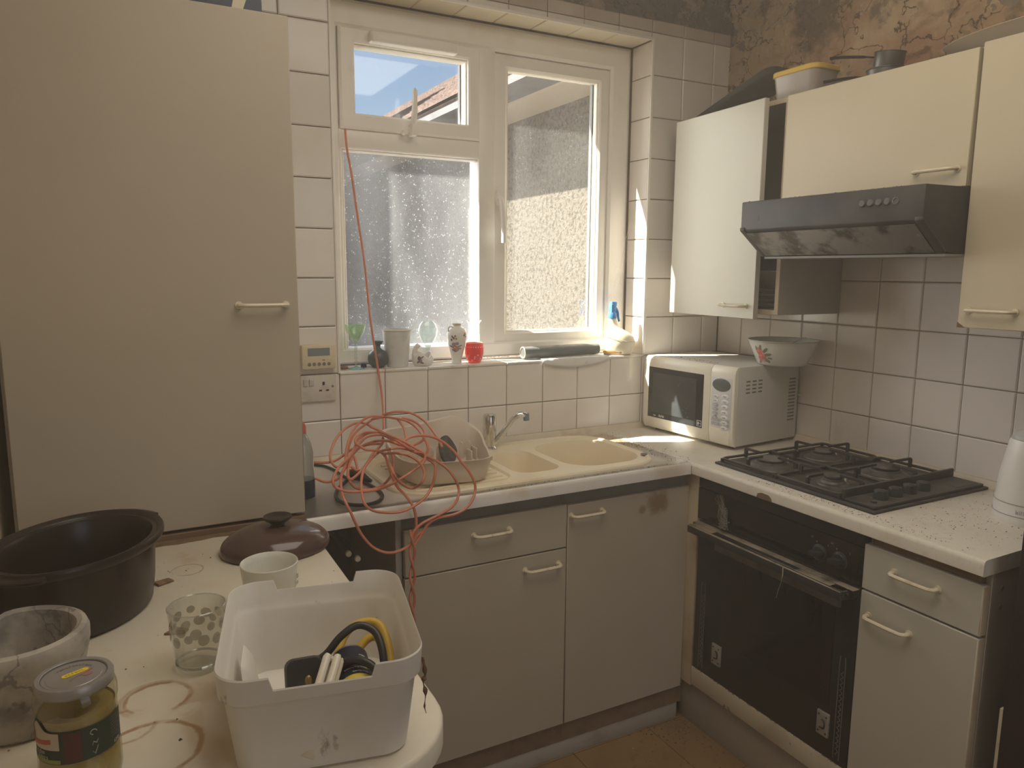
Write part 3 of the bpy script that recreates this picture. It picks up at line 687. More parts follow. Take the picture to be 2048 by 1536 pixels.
MB().loft([[(x, y, z) for x, y in shrink(outer, dd)] for dd, z in ((.0, PEN - .034), (0, PEN - .006), (.002, PEN - .002), (.006, PEN))]).obj('top', PENM, wl, sharp=50)
CHIPB = mat('exposed_chipboard', (.20, .13, .075), .9, layers=[('noise', (.10, .06, .035), 40, .4, .7, .7)])
mb = MB()
prv = None
poly = [(-.58, -.5230)]
for k in range(13):
    poly.append((-.58 + k * .026, -.545 - .010 * noise.noise(Vector((k * .7, 2, 0))) - (.008 if k < 5 else 0)))
poly.append((-.268, -.5230))
mb.prism(poly, PEN - .004, PEN + .0012)
mb.obj('bare_strip', CHIPB, wl)
sup = thing('peninsula_cabinet', 'plain base cabinet under the left worktop', 'cabinet', (-.57, -.98, 0))
panel('carcass', CAB, sup, -.85, -.30, -1.46, -.53, .0, PEN - .0345)
box('plinth', PLINTH, sup, -.299, -.293, -1.45, -.54, 0, .1)

# sink worktop: top with a cut-out, rolled front edge
def rr2(x0, x1, y0, y1, r, n=6):
    return rrect(x1 - x0, y1 - y0, r, n, (x0 + x1) / 2, (y0 + y1) / 2)
SX0, SX1, SY0, SY1 = .025, .925, -.500, -.045
sink_hole = rr2(SX0 + .02, SX1 - .02, SY0 + .02, SY1 - .012, .12)
wt = thing('sink_worktop', 'white laminate worktop under the window, holding the sink', 'worktop', (.4, -.3, ZW - .038))
m = MB().plate([(-.232, YB + .012), (XRF, YB + .012), (XRF, -.002), (-.232, -.002)], [sink_hole], ZW)
m.plate([(-.232, YB + .012), (XRF, YB + .012), (XRF, -.002), (-.232, -.002)], [sink_hole], ZW - .038, True)
nose = [(YB + .012, ZW), (YB + .006, ZW - .0012), (YB + .002, ZW - .005), (YB, ZW - .012), (YB, ZW - .038), (YB + .012, ZW - .038)]
m.loft([[(x, y, z) for y, z in nose] for x in (-.232, XRF)])
for (a, b) in zip(sink_hole, sink_hole[1:] + sink_hole[:1]):
    m.add([(a[0], a[1], ZW), (b[0], b[1], ZW), (b[0], b[1], ZW - .038), (a[0], a[1], ZW - .038)], [(0, 1, 2, 3)])
m.add([(-.232, YB + .012, ZW), (-.232, -.002, ZW), (-.232, -.002, ZW - .038), (-.232, YB + .012, ZW - .038)], [(0, 1, 2, 3)])
m.obj('top', mat('sink_worktop_laminate', (.77, .74, .69), .33, layers=[('noise', (.60, .52, .42), 5, .5, .72, .4), ('spots', GRIME, 45, .12, .8),
    ('blob', (.46, .31, .17), (.97, -.16, ZW), .20, .8), ('blob', (.55, .42, .28), (.90, -.5, ZW), .10, .55), ('blob', (.5, .36, .2), (.35, -.50, ZW), .06, .4)]), wt, sharp=50)

# hob worktop
ht = thing('hob_worktop', 'grubby cream worktop round the hob, below the wall cabinets', 'worktop', (1.3, -.8, ZW - .038))
YE = -1.458
nose = [(XRF + .012, ZW), (XRF + .006, ZW - .0012), (XRF + .002, ZW - .005), (XRF, ZW - .012), (XRF, ZW - .036), (XRF + .003, ZW - .038), (XRF + .03, ZW - .038), (XR - .002, ZW - .038), (XR - .002, ZW)]
m = MB().loft([[(x, y, z) for x, z in nose] for y in (-.002, YE)])
m.obj('top', WORKS, ht, sharp=50)
# a chip out of the front edge shows the brown board
MB().loft([[(XRF - .0008, y, z) for y, z in ((-.87, ZW - .037), (-.865, ZW - .026), (-.855, ZW - .020), (-.83, ZW - .019), (-.815, ZW - .024), (-.81, ZW - .037))],
           [(XRF + .002, y, z) for y, z in ((-.87, ZW - .037), (-.865, ZW - .026), (-.855, ZW - .020), (-.83, ZW - .019), (-.815, ZW - .024), (-.81, ZW - .037))]]).obj('edge_chip', CHIPB, ht, smooth=False)
MB().box(XRF - .0006, XRF + .0006, YB - .002, YB, ZW - .037, ZW - .01).obj('joint', GROUT, ht)

# base units along the window wall
u = thing('sink_base_cabinet', 'cream base cabinet with a drawer above a door, under the dish rack', 'cabinet', (.285, -.28, 0))
m = MB().box(.012, .030, -.478, -.02, .06, .886).box(.53, .545, -.478, -.02, .06, .70).box(.030, .53, -.478, -.02, .06, .12).box(.030, .53, -.03, -.02, .12, .70)
m.obj('carcass', CABS, u, bevel=.001, seg=1)
box('top_rail', RAIL, u, .030, .545, -.482, -.465, .842, .886)
box('bottom_rail', WOODR, u, .015, .545, -.488, -.48, .058, .122)
d = panel('drawer', CAB, u, .030, .546, -.500, -.482, .708, .842, .002)
handle(d, (.235, -.5, .797), (.348, -.5, .797), (0, -.026, 0))
d = panel('door', CAB, u, .030, .546, -.500, -.482, .124, .704, .002)
handle(d, (.402, -.5, .662), (.517, -.5, .662), (0, -.026, 0))
u = thing('corner_base_cabinet', 'cream base cabinet with one full-height door, beside the oven', 'cabinet', (.8, -.28, 0))
m = MB().box(.547, .56, -.478, -.02, .06, .70).box(1.03, 1.045, -.478, -.02, .06, .886).box(.56, 1.03, -.478, -.02, .06, .12).box(.56, 1.03, -.03, -.02, .12, .70)
m.obj('carcass', CABS, u, bevel=.001, seg=1)
box('top_rail', RAIL, u, .546, 1.03, -.482, -.465, .835, .886)
box('bottom_rail', WOODR, u, .546, 1.035, -.488, -.48, .058, .122)
d = panel('door', mat('stained_corner_door', (.46, .405, .315), .42, layers=[('noise', (.39, .33, .24), 2.2, .4, .75, .45), ('spots', (.22, .16, .10), 26, .055, .8), ('blob', (.24, .15, .08), (.89, -.5, .80), .055, .85), ('blob', (.24, .15, .08), (.83, -.5, .785), .022, .7)]), u, .549, 1.022, -.500, -.482, .124, .838, .002)
handle(d, (.560, -.5, .806), (.672, -.5, .806), (0, -.026, 0))
box('corner_post', EDGE, u, 1.022, 1.042, -.545, -.482, .15, .885, bevel=.002)
tag(MB().box(-.05, 1.02, -.486, -.470, 0, .058).obj('baseboard_back', PLINTH, bevel=.001), kind='structure')
tag(MB().box(1.045, 1.06, -1.46, -.47, 0, .145).obj('baseboard_right', PLINTH, bevel=.001), kind='structure')

# pull-out towel rail in the dark gap
t = thing('towel_rail', 'pair of dark towel rail rods in the gap below the sink worktop', 'rail', (-.10, -.25, .79))
RODM = mat('dull_dark_chrome', (.16, .15, .14), .4, metal=.6)
for x, z in ((-.112, .790), (-.088, .772)):
    r_ = MB().cyl((x, -.03, z), (x, -.455, z), .0065, seg=10).obj('rod', RODM, t)
    MB().cyl((x, -.455, z), (x, -.463, z), .0085, .0075, seg=12).obj('end_cap', HANDLE, r_)
box('bracket', RODM, t, -.13, -.07, -.04, -.02, .76, .81, bevel=.003)
tag(MB().box(-.225, .011, -.04, -.03, .0, .886).obj('gap_shade_back', GAPSHADE), kind='structure')  # near-black sheet painting the shade at the back of the open gap

# oven
ov = thing('oven', 'black built-in oven with a dusty ledge handle under the hob', 'oven', (1.3, -.85, .22))
FX = 1.02
box('body', BLACK, ov, 1.05, 1.56, -1.15, -.55, .165, .86)
box('top_trim', BLACK, ov, FX + .002, 1.05, -1.153, -.547, .848, .885, bevel=.002)
cp = box('control_panel', BLACKG, ov, FX, 1.05, -1.153, -.547, .742, .846, bevel=.003)
for y in (-1.026, -1.089):
    k = MB().lathe([(0, 0), (.024, 0), (.024, .004), (.019, .006), (.018, .008), (0, .008)], seg=24).box(-.0065, .0065, -.019, .019, .006, .028)
    k.xform(Matrix.Translation((FX, y, .790)) @ Matrix.Rotation(-pi / 2, 4, 'Y') @ Matrix.Rotation(radians(8), 4, 'Z'))
    k.obj('knob', BLACKP, cp, bevel=.002)
PRINT = mat('grey_panel_print', (.30, .29, .28), .6)
for y, z in ((-.995, .824), (-1.058, .826)):
    m = MB()
    for a in ((0, .006, .004, .0048), (0, .006, 0, .0008), (0, .0008, 0, .0048), (.0052, .006, 0, .0048)):
        m.box(FX - .0005, FX, y - a[0], y - a[1], z + a[2], z + a[3])
    m.obj('symbol', PRINT, cp)
for y in (-1.012, -1.048, -1.075, -1.115):
    text('numeral', {-1.012: '0', -1.048: '1', -1.075: '0', -1.115: '1'}[y], .008, PRINT, cp, (FX - .0004, y, .815), (0, -1, 0), (0, 0, 1))
dr = box('door', BLACK, ov, FX + .004, 1.05, -1.153, -.552, .222, .738, bevel=.003)
box('glass', BLACKG, dr, FX, FX + .006, -1.085, -.672, .372, .700, bevel=.001)
OVT = mat('dull_aluminium_trim', (.20, .19, .175), .55, metal=.4, layers=[('noise', (.10, .095, .09), 20, .4, .7, .6)])
MB().loft([[(FX - .008, y, .665), (FX + .005, y, .662), (FX + .005, y, .712), (FX - .012, y, .712)] for y in (-.640, -1.10)]).obj('trim_strip', OVT, dr, smooth=False)
LEDGE = mat('dusty_ledge_plastic', (.035, .033, .032), .55, layers=[('dust', (.33, .27, .20), .95)])
m = MB().box(.958, .969, -1.142, -.57, .712, .735).box(.996, FX + .002, -1.153, -.553, .712, .735)
m.box(.969, .996, -.665, -.57, .712, .735).box(.969, .996, -1.142, -.985, .712, .735).box(.969, .996, -.985, -.665, .712, .716)
m.loft([[(x, y, z) for x, y in ((.969, -1.142), (.996, -1.153), (.996, -1.10), (.969, -1.10))] for z in (.712, .735)])
m.obj('ledge_handle', LEDGE, dr, bevel=.003)
for y, dz in ((-.662, .317), (-1.074, .316)):
    h_ = box('hinge_plate', mat('zinc_plate', (.42, .40, .36), .45, metal=.3, layers=[('noise', (.25, .22, .18), 30, .45, .7, .6)]), dr, FX - .0025, FX + .005, y - .019, y + .019, dz - .034, dz + .034, bevel=.001)
    m = MB()
    for a in (-.012, .012):
        for b in (-.024, .024): m.cyl((FX - .0035, y + a, dz + b), (FX - .001, y + a, dz + b), .0028, seg=10)
    m.tube(smooth_path([(FX - .004, y + .007, dz - .012), (FX - .004, y - .007, dz - .009), (FX - .004, y - .007, dz + .010), (FX - .004, y + .001, dz + .014)], 4), .0022, 6)
    m.obj('screw_holes', BLACKP, h_)
SPR = mat('oven_door_spring_wire', (.22, .21, .20), .5, metal=.6)
for y in (-.592, -1.122):
    m = MB()
    for a in (-.009, .009):
        m.tube([(FX - .001, y + a, .24), (FX - .001, y + a, .52), (FX - .001, y + a * .8, .535)], .0014, 6)
    m.tube([(FX - .001 + .002 * cos(k * .9), y + .0035 * sin(k * .9), .25 + k * .0022) for k in range(112)], .0012, 4)
    m.obj('door_spring', SPR, dr)
fp = box('filler_panel', mat('chipped_filler_panel', (.62, .55, .42), .5, layers=[('noise', (.42, .34, .24), 6, .45, .7, .6), ('noise', (.10, .07, .04), 26, .60, .70, .9)]), ov, FX + .002, FX + .02, -1.152, -.548, .158, .222, bevel=.002)

# narrow drawer unit at the right-hand end
du = thing('drawer_base_cabinet', 'narrow cream base cabinet with drawer and door, right of the oven', 'cabinet', (1.3, -1.305, 0))
m = MB().box(1.045, 1.56, -1.455, -1.440, .10, .886).box(1.045, 1.56, -1.172, -1.157, .10, .886).box(1.045, 1.56, -1.44, -1.172, .10, .12)
m.box(1.54, 1.56, -1.44, -1.172, .12, .886)
m.obj('carcass', CABS, du, bevel=.001, seg=1)
box('top_rail', WOODR, du, 1.03, 1.045, -1.44, -1.172, .862, .886)
d = panel('drawer', CABW, du, FX, FX + .022, -1.452, -1.157, .742, .860, .002)
handle(d, (FX, -1.242, .815), (FX, -1.352, .815), (-.026, 0, 0))
box('edge_strip', EDGE, d, FX + .001, FX + .0225, -1.4535, -1.4515, .744, .858)
d = panel('door', CABW, du, FX, FX + .022, -1.452, -1.157, .15, .737, .002)
handle(d, (FX, -1.183, .678), (FX, -1.293, .678), (-.026, 0, 0))
box('edge_strip', EDGE, d, FX + .001, FX + .0225, -1.4535, -1.4515, .152, .735)
for z in (.80, .845): MB().cyl((1.085, -1.455, z), (1.085, -1.4565, z), .006, seg=12).obj('screw_cap', RAIL, du)

# tall dark thing at the right edge of the view, with a pale strip on its corner
dk = thing('dark_tall_unit', 'tall dark brown unit at the right edge, beyond the narrow cabinet', 'cabinet', (1.3, -1.85, 0))
box('body', DARKWOOD, dk, 1.022, 1.57, -2.15, -1.515, 0, 2.05, bevel=.004)
box('pale_strip', HANDLE, dk, 1.030, 1.042, -1.514, -1.506, 0.02, .60)

# wall cabinets and hood
CX = 1.27
def wallcab(label, y0, y1, z0, z1, loc, shelf=True):
    t = thing('wall_cabinet', label, 'cabinet', loc, group=None)
    m = MB().box(CX + .02, XR - .001, y0, y0 + .016, z0, z1).box(CX + .02, XR - .001, y1 - .016, y1, z0, z1)
    m.box(CX + .02, XR - .001, y0 + .016, y1 - .016, z0, z0 + .016).box(CX + .02, XR - .001, y0 + .016, y1 - .016, z1 - .016, z1)
    m.box(XR - .010, XR - .002, y0 + .016, y1 - .016, z0 + .016, z1 - .016)
    if shelf: m.box(CX + .05, XR - .01, y0 + .016, y1 - .016, (z0 + z1) / 2, (z0 + z1) / 2 + .016)
    m.obj('carcass', CABS, t, bevel=.001, seg=1)
    return t
w1 = wallcab('pale wall cabinet standing ajar in the corner beside the window', -.585, -.088, 1.398, 2.082, (1.43, -.30, 1.398))
MB().box(CX + .0185, CX + .0205, -.584, -.569, 1.40, 2.08).box(CX + .0185, CX + .0205, -.569, -.104, 1.40, 1.414).box(CX + .0185, CX + .0205, -.569, -.104, 2.066, 2.08).obj('front_edging', EDGE, w1)
# door, hinged on the window side and hanging a little low
dm = MB().box(-.020, 0, -.455, 0, 0, .702)
dr = dm.obj('door', CABW, w1, bevel=.002, seg=1)
dr.matrix_parent_inverse = Matrix.Translation(-w1.location)
dr.location = (1.288, -.072, 1.382); dr.rotation_euler = (0, 0, radians(-3.2))
handle(dr, (-.02, -.305, .042), (-.02, -.418, .042), (-.026, 0, 0))
w2 = wallcab('low cream wall cabinet directly above the cooker hood', -1.178, -.588, 1.752, 2.082, (1.43, -.88, 1.752), False)
d = panel('door', CABY, w2, CX, CX + .019, -1.176, -.590, 1.752, 2.080, .002)
handle(d, (CX, -1.040, 1.797), (CX, -1.150, 1.797), (-.022, 0, 0))
w3 = wallcab('cream wall cabinet right of the cooker hood, cut by the photo edge', -1.505, -1.184, 1.402, 2.088, (1.43, -1.34, 1.402))
d = panel('door', CABY, w3, CX, CX + .019, -1.503, -1.186, 1.402, 2.088, .002)
handle(d, (CX, -1.212, 1.446), (CX, -1.322, 1.446), (-.022, 0, 0))
m = MB().loft([[(CX - .0006, y, z) for y, z in ((-1.1858, 1.4018), (-1.205, 1.4018), (-1.198, 1.408), (-1.1858, 1.415))], [(CX + .004, y, z) for y, z in ((-1.1858, 1.4018), (-1.205, 1.4018), (-1.198, 1.408), (-1.1858, 1.415))]])
m.obj('broken_corner', CHIPB, d, smooth=False)

hd = thing('cooker_hood', 'dark grey cooker hood with five round buttons over the hob', 'hood', (1.35, -.89, 1.59))
sec = [(1.10, 1.748), (1.10, 1.664), (1.195, 1.590), (1.28, 1.584), (1.565, 1.584), (1.565, 1.740), (1.28, 1.750)]
m = MB().loft([[(x, y, z) for x, z in sec] for y in (-1.183, -.592)])
m.obj('body', HOODM, hd, bevel=.003)
MB().loft([[(1.107, y, 1.6550), (1.192, y, 1.5895), (1.192, y, 1.5875), (1.105, y, 1.6535)] for y in (-1.160, -.612)]).obj('filter_grille', STEELF, hd, smooth=False)
m = MB().loft([[(1.098, y, 1.662), (1.197, y, 1.585), (1.197, y, 1.595), (1.098, y, 1.672)] for y in (-1.185, -1.162)]); m.obj('edge_lip', HOODM, hd, bevel=.002)
m = MB().loft([[(1.098, y, 1.662), (1.197, y, 1.585), (1.197, y, 1.595), (1.098, y, 1.672)] for y in (-.610, -.590)]); m.obj('edge_lip', HOODM, hd, bevel=.002)
BTN = mat('grey_hood_button', (.13, .125, .125), .35)
for k in range(5):
    y = -1.015 - k * .0235
    m = MB().lathe([(0, 0), (.009, 0), (.009, .003), (.0075, .005), (0, .0055)] if k < 4 else [(0, 0), (.009, 0), (.009, .003), (.007, .0035), (.006, .001), (0, .001)], seg=18)
    m.xform(Matrix.Translation((1.1, y, 1.713)) @ Matrix.Rotation(-pi / 2, 4, 'Y'))
    m.obj('button', BTN, hd)
box('switch_slot', BLACKP, hd, 1.0995, 1.101, -.664, -.660, 1.688, 1.704)
box('lamp_rail', mat('grey_lamp_rail', (.35, .34, .32), .5), hd, 1.20, 1.29, -1.182, -.60, 1.579, 1.585)

def strokes(name, m, parent, fn, w, h, n):
    """print too small or worn to read: a row of little pen strokes; fn(u, v) -> point on the surface"""
    b = MB(); t_ = h * .16
    def bar(u0, u1, v0, v1): b.add([fn(u0, v0), fn(u1, v0), fn(u1, v1), fn(u0, v1)], [(0, 1, 2, 3)])
    cw = w / n
    for i in range(n):
        u = i * cw
        k = (i * 7 + n) % 4
        bar(u, u + t_, 0, h if k != 2 else h * .7)
        if k != 0: bar(u, u + cw * .68, 0, t_)
        if k != 1: bar(u, u + cw * .62, h * .55, h * .55 + t_)
        if k == 3: bar(u + cw * .6, u + cw * .6 + t_, 0, h * .6)
    o = b.obj(name, m, parent, smooth=False)
    return o

# ------------------------------------------------------------------ sink, tap, dish rack
sk = thing('kitchen_sink', 'cream composite sink with small and large bowls, under the window', 'sink', (.48, -.27, ZW))
S_out = rr2(SX0, SX1, SY0, SY1, .13, 8)
S_in = shrink(S_out, .016)
S_in2 = shrink(S_out, .024)
big = rr2(.615, .903, -.440, -.105, .10, 8)
small = rr2(.425, .585, -.420, -.150, .05, 8)
m = MB().loft([[(x, y, z) for x, y in P] for P, z in ((S_out, ZW), (S_out, ZW + .006), (shrink(S_out, .004), ZW + .011), (shrink(S_out, .011), ZW + .011), (S_in, ZW + .006))], cap0=False, cap1=False)
drain = rr2(.06, .40, -.455, -.10, .06, 8)
m.plate(S_in, [big, small, drain], ZW + .006)
def bowl(P, depth, taper, r):
    rings = [[(x, y, ZW + .006) for x, y in P], [(x, y, ZW - .004) for x, y in shrink(P, .004)]]
    rings += [[(x, y, ZW - .004 - (depth - .03) * k) for x, y in shrink(P, .004 + taper * k)] for k in (.5, 1)]
    rings += [[(x, y, ZW - depth + .006) for x, y in shrink(P, .004 + taper + r * .35)], [(x, y, ZW - depth) for x, y in shrink(P, .004 + taper + r)]]
    m.loft(rings, cap0=False)
bowl(big, .17, .012, .03)
bowl(small, .12, .010, .025)
m.loft([[(x, y, ZW + .006) for x, y in drain], [(x, y, ZW - .001) for x, y in shrink(drain, .006)]], cap0=False)
m.obj('basin', CREAM, sk, sharp=35)
mr = MB()
for k in range(9):
    y = -.43 + k * .038
    mr.tube([(.09, y, ZW + .0005), (.38, y, ZW + .0015)], .004, 6)
mr.obj('drainer_ribs', CREAM, sk)
for c in ((.762, -.28, ZW - .1695), (.508, -.285, ZW - .1195)):
    MB().lathe([(0, 0), (.036, 0), (.036, .002), (.026, .002), (.024, .0005), (0, .0005)], c, 24).obj('plughole', CHROME, sk)
MB().lathe([(0, 0), (.012, 0), (.011, .003), (0, .004)], (.905, -.405, ZW + .010), 16).obj('tap_hole_cover', RAIL, sk)

tp = thing('mixer_tap', 'chrome mixer tap with a cylindrical lever body, behind the sink bowls', 'tap', (.488, -.085, ZW + .006))
TX, TY, TZ = .490, -.085, ZW + .006
MB().lathe([(0, 0), (.027, 0), (.027, .004), (.021, .010), (.020, .040), (.0225, .046), (.0235, .085), (.0225, .113), (.019, .119), (0, .120)], (TX, TY, TZ), 24).obj('body', CHROME, tp)
sp = MB().tube(smooth_path([(TX + .010, TY - .006, TZ + .018), (TX + .035, TY - .012, TZ + .045), (TX + .072, TY - .022, TZ + .092), (TX + .092, TY - .028, TZ + .112), (TX + .108, TY - .033, TZ + .116), (TX + .122, TY - .036, TZ + .112)], 5), [.010] * 26, 12).obj('spout', CHROME, tp)
MB().cyl((TX + .122, TY - .036, TZ + .118), (TX + .124, TY - .0365, TZ + .094), .0115, .0105).obj('aerator', mat('blue_grey_aerator', (.25, .30, .36), .35, metal=.5), sp)
MB().tube(smooth_path([(TX, TY, TZ + .118), (TX - .004, TY - .012, TZ + .122), (TX - .008, TY - .026, TZ + .121)], 4), .007, 8, flat=.5).obj('lever', CHROME, tp)

rk = thing('dish_rack', 'beige plastic dish rack with a wavy high back, standing on the drainer', 'dish rack', (.23, -.30, ZW + .008))
Zb = ZW + .009
N_ = 60
def rk_base(k):
    # rounded quad footprint, bilinear corner positions
    a = 2 * pi * k / N_
    ca, sa = cos(a), sin(a)
    e = 2 / 5.0
    u = math.copysign(abs(ca) ** e, ca); v = math.copysign(abs(sa) ** e, sa)
    u2, v2 = (u + 1) / 2, (v + 1) / 2
    bl, br, fl, fr = Vector((.075, -.145)), Vector((.425, -.150)), Vector((.075, -.425)), Vector((.315, -.472))
    return (bl * (1 - u2) + br * u2) * v2 + (fl * (1 - u2) + fr * u2) * (1 - v2), u, v
cen = Vector((.235, -.30))
def rk_height(k):
    p, u, v = rk_base(k)
    back = max(0, min(1, (v + .2) / 1.0))
    h = .066 + .045 * back * back * (3 - 2 * back)
    if v > .1: h += .022 * math.exp(-((p.x - .31) / .07) ** 2)
    h -= .050 * math.exp(-(((p.x - .40) / .045) ** 2 + ((p.y + .24) / .09) ** 2))
    h -= .030 * math.exp(-(((p.x - .345) / .014) ** 2 + ((p.y + .41) / .05) ** 2))
    return h
rings = []
for s_, hz in ((.86, 0), (.90, .004), (.95, .45), (1.0, .94), (1.035, 1.0), (1.03, 1.02), (.985, .985), (.93, .45), (.88, .05), (.86, .035)):
    ring = []
    for k in range(N_):
        p, u, v = rk_base(k)
        q = cen + (p - cen) * s_
        ring.append((q.x, q.y, Zb + .004 + rk_height(k) * hz if hz > .01 else Zb + hz))
    rings.append(ring)
MB().loft(rings).obj('tray', RACK, rk, sharp=50)
for k in range(11):
    x = .095 + k * .026
    m = MB()
    prof = []
    for j in range(9):
        a = pi * j / 8
        prof.append((.010 * cos(a), .034 + .010 * sin(a)))
    prof = [(.010, 0)] + prof + [(-.010, 0)]
    m.loft([[(x + px * .6 + dx, -.205 - px * .35 + dy, Zb + .005 + pz * (1.0 + .03 * k)) for px, pz in prof] for dx, dy in ((0, 0), (.004, .005))])
    m.obj('plate_peg', RACK, rk)
for k in range(2):
    MB().box(.335 + k * .03, .340 + k * .03, -.27 + k * .03, -.23 + k * .03, Zb + .005, Zb + .045).obj('divider', RACK, rk, bevel=.0015)
m = MB()
for i in range(6):
    for j in range(3):
        m.lathe([(0, 0), (.0035, 0), (.0035, .0004), (0, .0004)], (.17 + i * .02, -.39 + j * .02, Zb + .0072), 8)
m.obj('drain_holes', BLACKP, rk)
sc = MB().loft([[(.034 * cos(a) * (1 + .08 * cos(3 * a)) * s, y, .042 * sin(a) * (1 - .12 * cos(2 * a)) * s) for a in [2 * pi * k / 24 for k in range(24)]] for s, y in ((.86, -.009), (1, -.005), (1, .005), (.86, .009))])
SCOUR = mat('charcoal_scourer', (.085, .083, .08), .95, layers=[('noise', (.16, .15, .14), 60, .45, .65, .7)], bump=[(220, .8, .004)])
tag(sc.obj('scouring_pad', SCOUR, loc=(.258, -.262, Zb + .054), rot=(radians(-24), radians(10), radians(20))), 'charcoal scouring pad leaning among the pegs of the dish rack', 'scourer')

# ------------------------------------------------------------------ hob
hb = thing('gas_hob', 'black four-burner gas hob with four knobs, set in the right worktop', 'hob', (1.31, -.86, ZW))
box('base_plate', IRON, hb, 1.058, 1.562, -1.148, -.572, ZW, ZW + .008, bevel=.004)
box('raised_tray', IRON, hb, 1.072, 1.548, -1.036, -.584, ZW + .008, ZW + .011, bevel=.002)
kp = box('knob_panel', IRON, hb, 1.072, 1.548, -1.140, -1.042, ZW + .008, ZW + .017, bevel=.003)
box('panel_rail', IRON, hb, 1.070, 1.552, -1.050, -1.040, ZW + .008, ZW + .040, bevel=.003)
for k in range(4):
    m = MB().lathe([(0, 0), (.0195, 0), (.0190, .004), (.0180, .020), (.0165, .023), (0, .0235)], (1.152 + k * .060, -1.098, ZW + .017), 24)
    m.box(1.150 + k * .060, 1.154 + k * .060, -1.116, -1.098, ZW + .040, ZW + .0412)
    m.obj('knob', BLACKP, kp)
MB().lathe([(0, 0), (.008, 0), (.0075, .005), (0, .006)], (1.105, -1.112, ZW + .017), 16).obj('ignition_button', IRON, kp)
box('maker_plate', mat('dim_grey_plate', (.09, .088, .085), .5), kp, 1.44, 1.53, -1.128, -1.112, ZW + .017, ZW + .0178)
RUST = mat('dusty_burner_cap', (.055, .052, .05), .6, layers=[('dust', (.24, .22, .20), .8), ('noise', (.02, .02, .02), 40, .5, .7, .6)])
ALU = mat('dull_burner_ring', (.17, .16, .15), .5, metal=.5, layers=[('noise', (.06, .055, .05), 30, .45, .7, .7)])
BUR = [(1.168, -.705, 1.22), (1.405, -.705, .95), (1.175, -.930, .72), (1.405, -.930, 1.12)]
for x, y, s in BUR:
    b = MB().lathe([(0, 0), (.062 * s, 0), (.060 * s, .003), (.048 * s, .006), (.045 * s, .010), (.040 * s, .012), (.039 * s, .017), (0, .018)], (x, y, ZW + .011), 28).obj('burner', ALU, hb)
    MB().lathe([(0, 0), (.033 * s, 0), (.0345 * s, .002), (.0345 * s, .006), (.032 * s, .0085), (.010, .0095), (0, .0095)], (x, y, ZW + .029), 28).obj('burner_cap', RUST, b)
    MB().cyl((x + .05 * s, y - .012, ZW + .011), (x + .05 * s, y - .012, ZW + .032), .0035, .002, 8).obj('spark_pin', HANDLE, b)
for (ya, yb) in ((-.802, -.590), (-1.030, -.812)):
    m = MB()
    zf = ZW + .020
    r_ = .0045
    m.tube([(x, y, zf) for x, y in rrect(.470, yb - ya, .014, 4, 1.308, (ya + yb) / 2)], r_, 6, closed=True)
    m.tube([(1.29, ya, zf), (1.29, yb, zf)], r_, 6)
    yc = (ya + yb) / 2
    for xx, yy in ((1.075, ya), (1.075, yb), (1.54, ya), (1.54, yb), (1.29, ya), (1.29, yb)):
        m.cyl((xx, yy, ZW + .009), (xx, yy, zf), .0055, seg=8)
    grid = m.obj('pan_support', IRON, hb)
    for xc, x0, x1 in ((1.172, 1.074, 1.29), (1.405, 1.29, 1.541)):
        for p, q in (((x0, yc), (xc - .034, yc)), ((x1, yc), (xc + .036, yc)), ((xc, ya), (xc, yc - .034)), ((xc, yb), (xc, yc + .034))):
            p, q = Vector((*p, zf)), Vector((*q, 0))
            up = Vector((0, 0, .026))
            mid = p.lerp(Vector((q.x, q.y, zf)), .12)
            d_ = (Vector((q.x, q.y, zf)) - p).normalized()
            n_ = Vector((-d_.y, d_.x, 0)) * .0035
            f = MB().loft([[a - n_, a + n_, b + n_, b - n_] for a, b in ((p - up * .2, p - up * .2 + d_ * .010), (p + up * .78, p + up * .70 + d_ * .011), (p + up + d_ * .006, p + up * .72 + d_ * .016), (Vector((q.x, q.y, zf + .026)), Vector((q.x, q.y, zf + .020))))])
            f.obj('finger', IRON, grid, smooth=False)

# ------------------------------------------------------------------ microwave (local axes: -y along its front, +x into the corner)
mw = thing('microwave', 'cream microwave oven in the corner with an enamel bowl on top', 'microwave', (1.186, -.032, ZW), radians(5), world=False)
W, D, H = .447, .345, .291
Zf = .012
b = MB().box(.022, D, -W, 0, Zf, H).obj('body', MSIDE, mw, bevel=.006)
for fx in (.05, D - .04):
    for fy in (-.04, -W + .04):
        MB().lathe([(0, 0), (.012, 0), (.011, .0125), (0, .0125)], (fx, fy, 0), 12).obj('foot', BLACKP, mw)
DW = .338
def front_block(name, y0, y1, m, parent, zb=Zf - .002, zt=H + .001):
    # softly rolled front: section in x-z swept along y
    sec = [(.0225, zb), (.010, zb + .004), (.003, zb + .02), (.0, zb + .05), (0, zt - .03), (.004, zt - .012), (.012, zt - .003), (.0225, zt)]
    return MB().loft([[(x, y, z) for x, z in sec] for y in (y0, y1)]).obj(name, m, parent, bevel=.003)
door = front_block('door', -DW, -.001, MWHITE, mw)
WINM = mat('microwave_window', (.045, .050, .052), .12, layers=[('noise', (.11, .115, .11), 5, .4, .7, .5), ('spots', (.75, .73, .68), 90, .22, .45)])
MB().box(-.0012, .004, -DW + .030, -.030, Zf + .045, H - .040).obj('window', mat('black_glass_border', (.02, .021, .022), .15), door, bevel=.0008)
MB().box(-.0020, .0, -DW + .062, -.052, Zf + .066, H - .060).obj('mesh_screen', WINM, door)
WTXT = mat('white_print', (.7, .7, .68), .5)
strokes('faded_lettering', WTXT, door, lambda u, v: (-.0016, -.090 - u, Zf + .0505 + v), .030, .009, 9)
strokes('faded_lettering', WTXT, door, lambda u, v: (-.0016, -.062 - u, Zf + .0505 + v), .014, .007, 5)
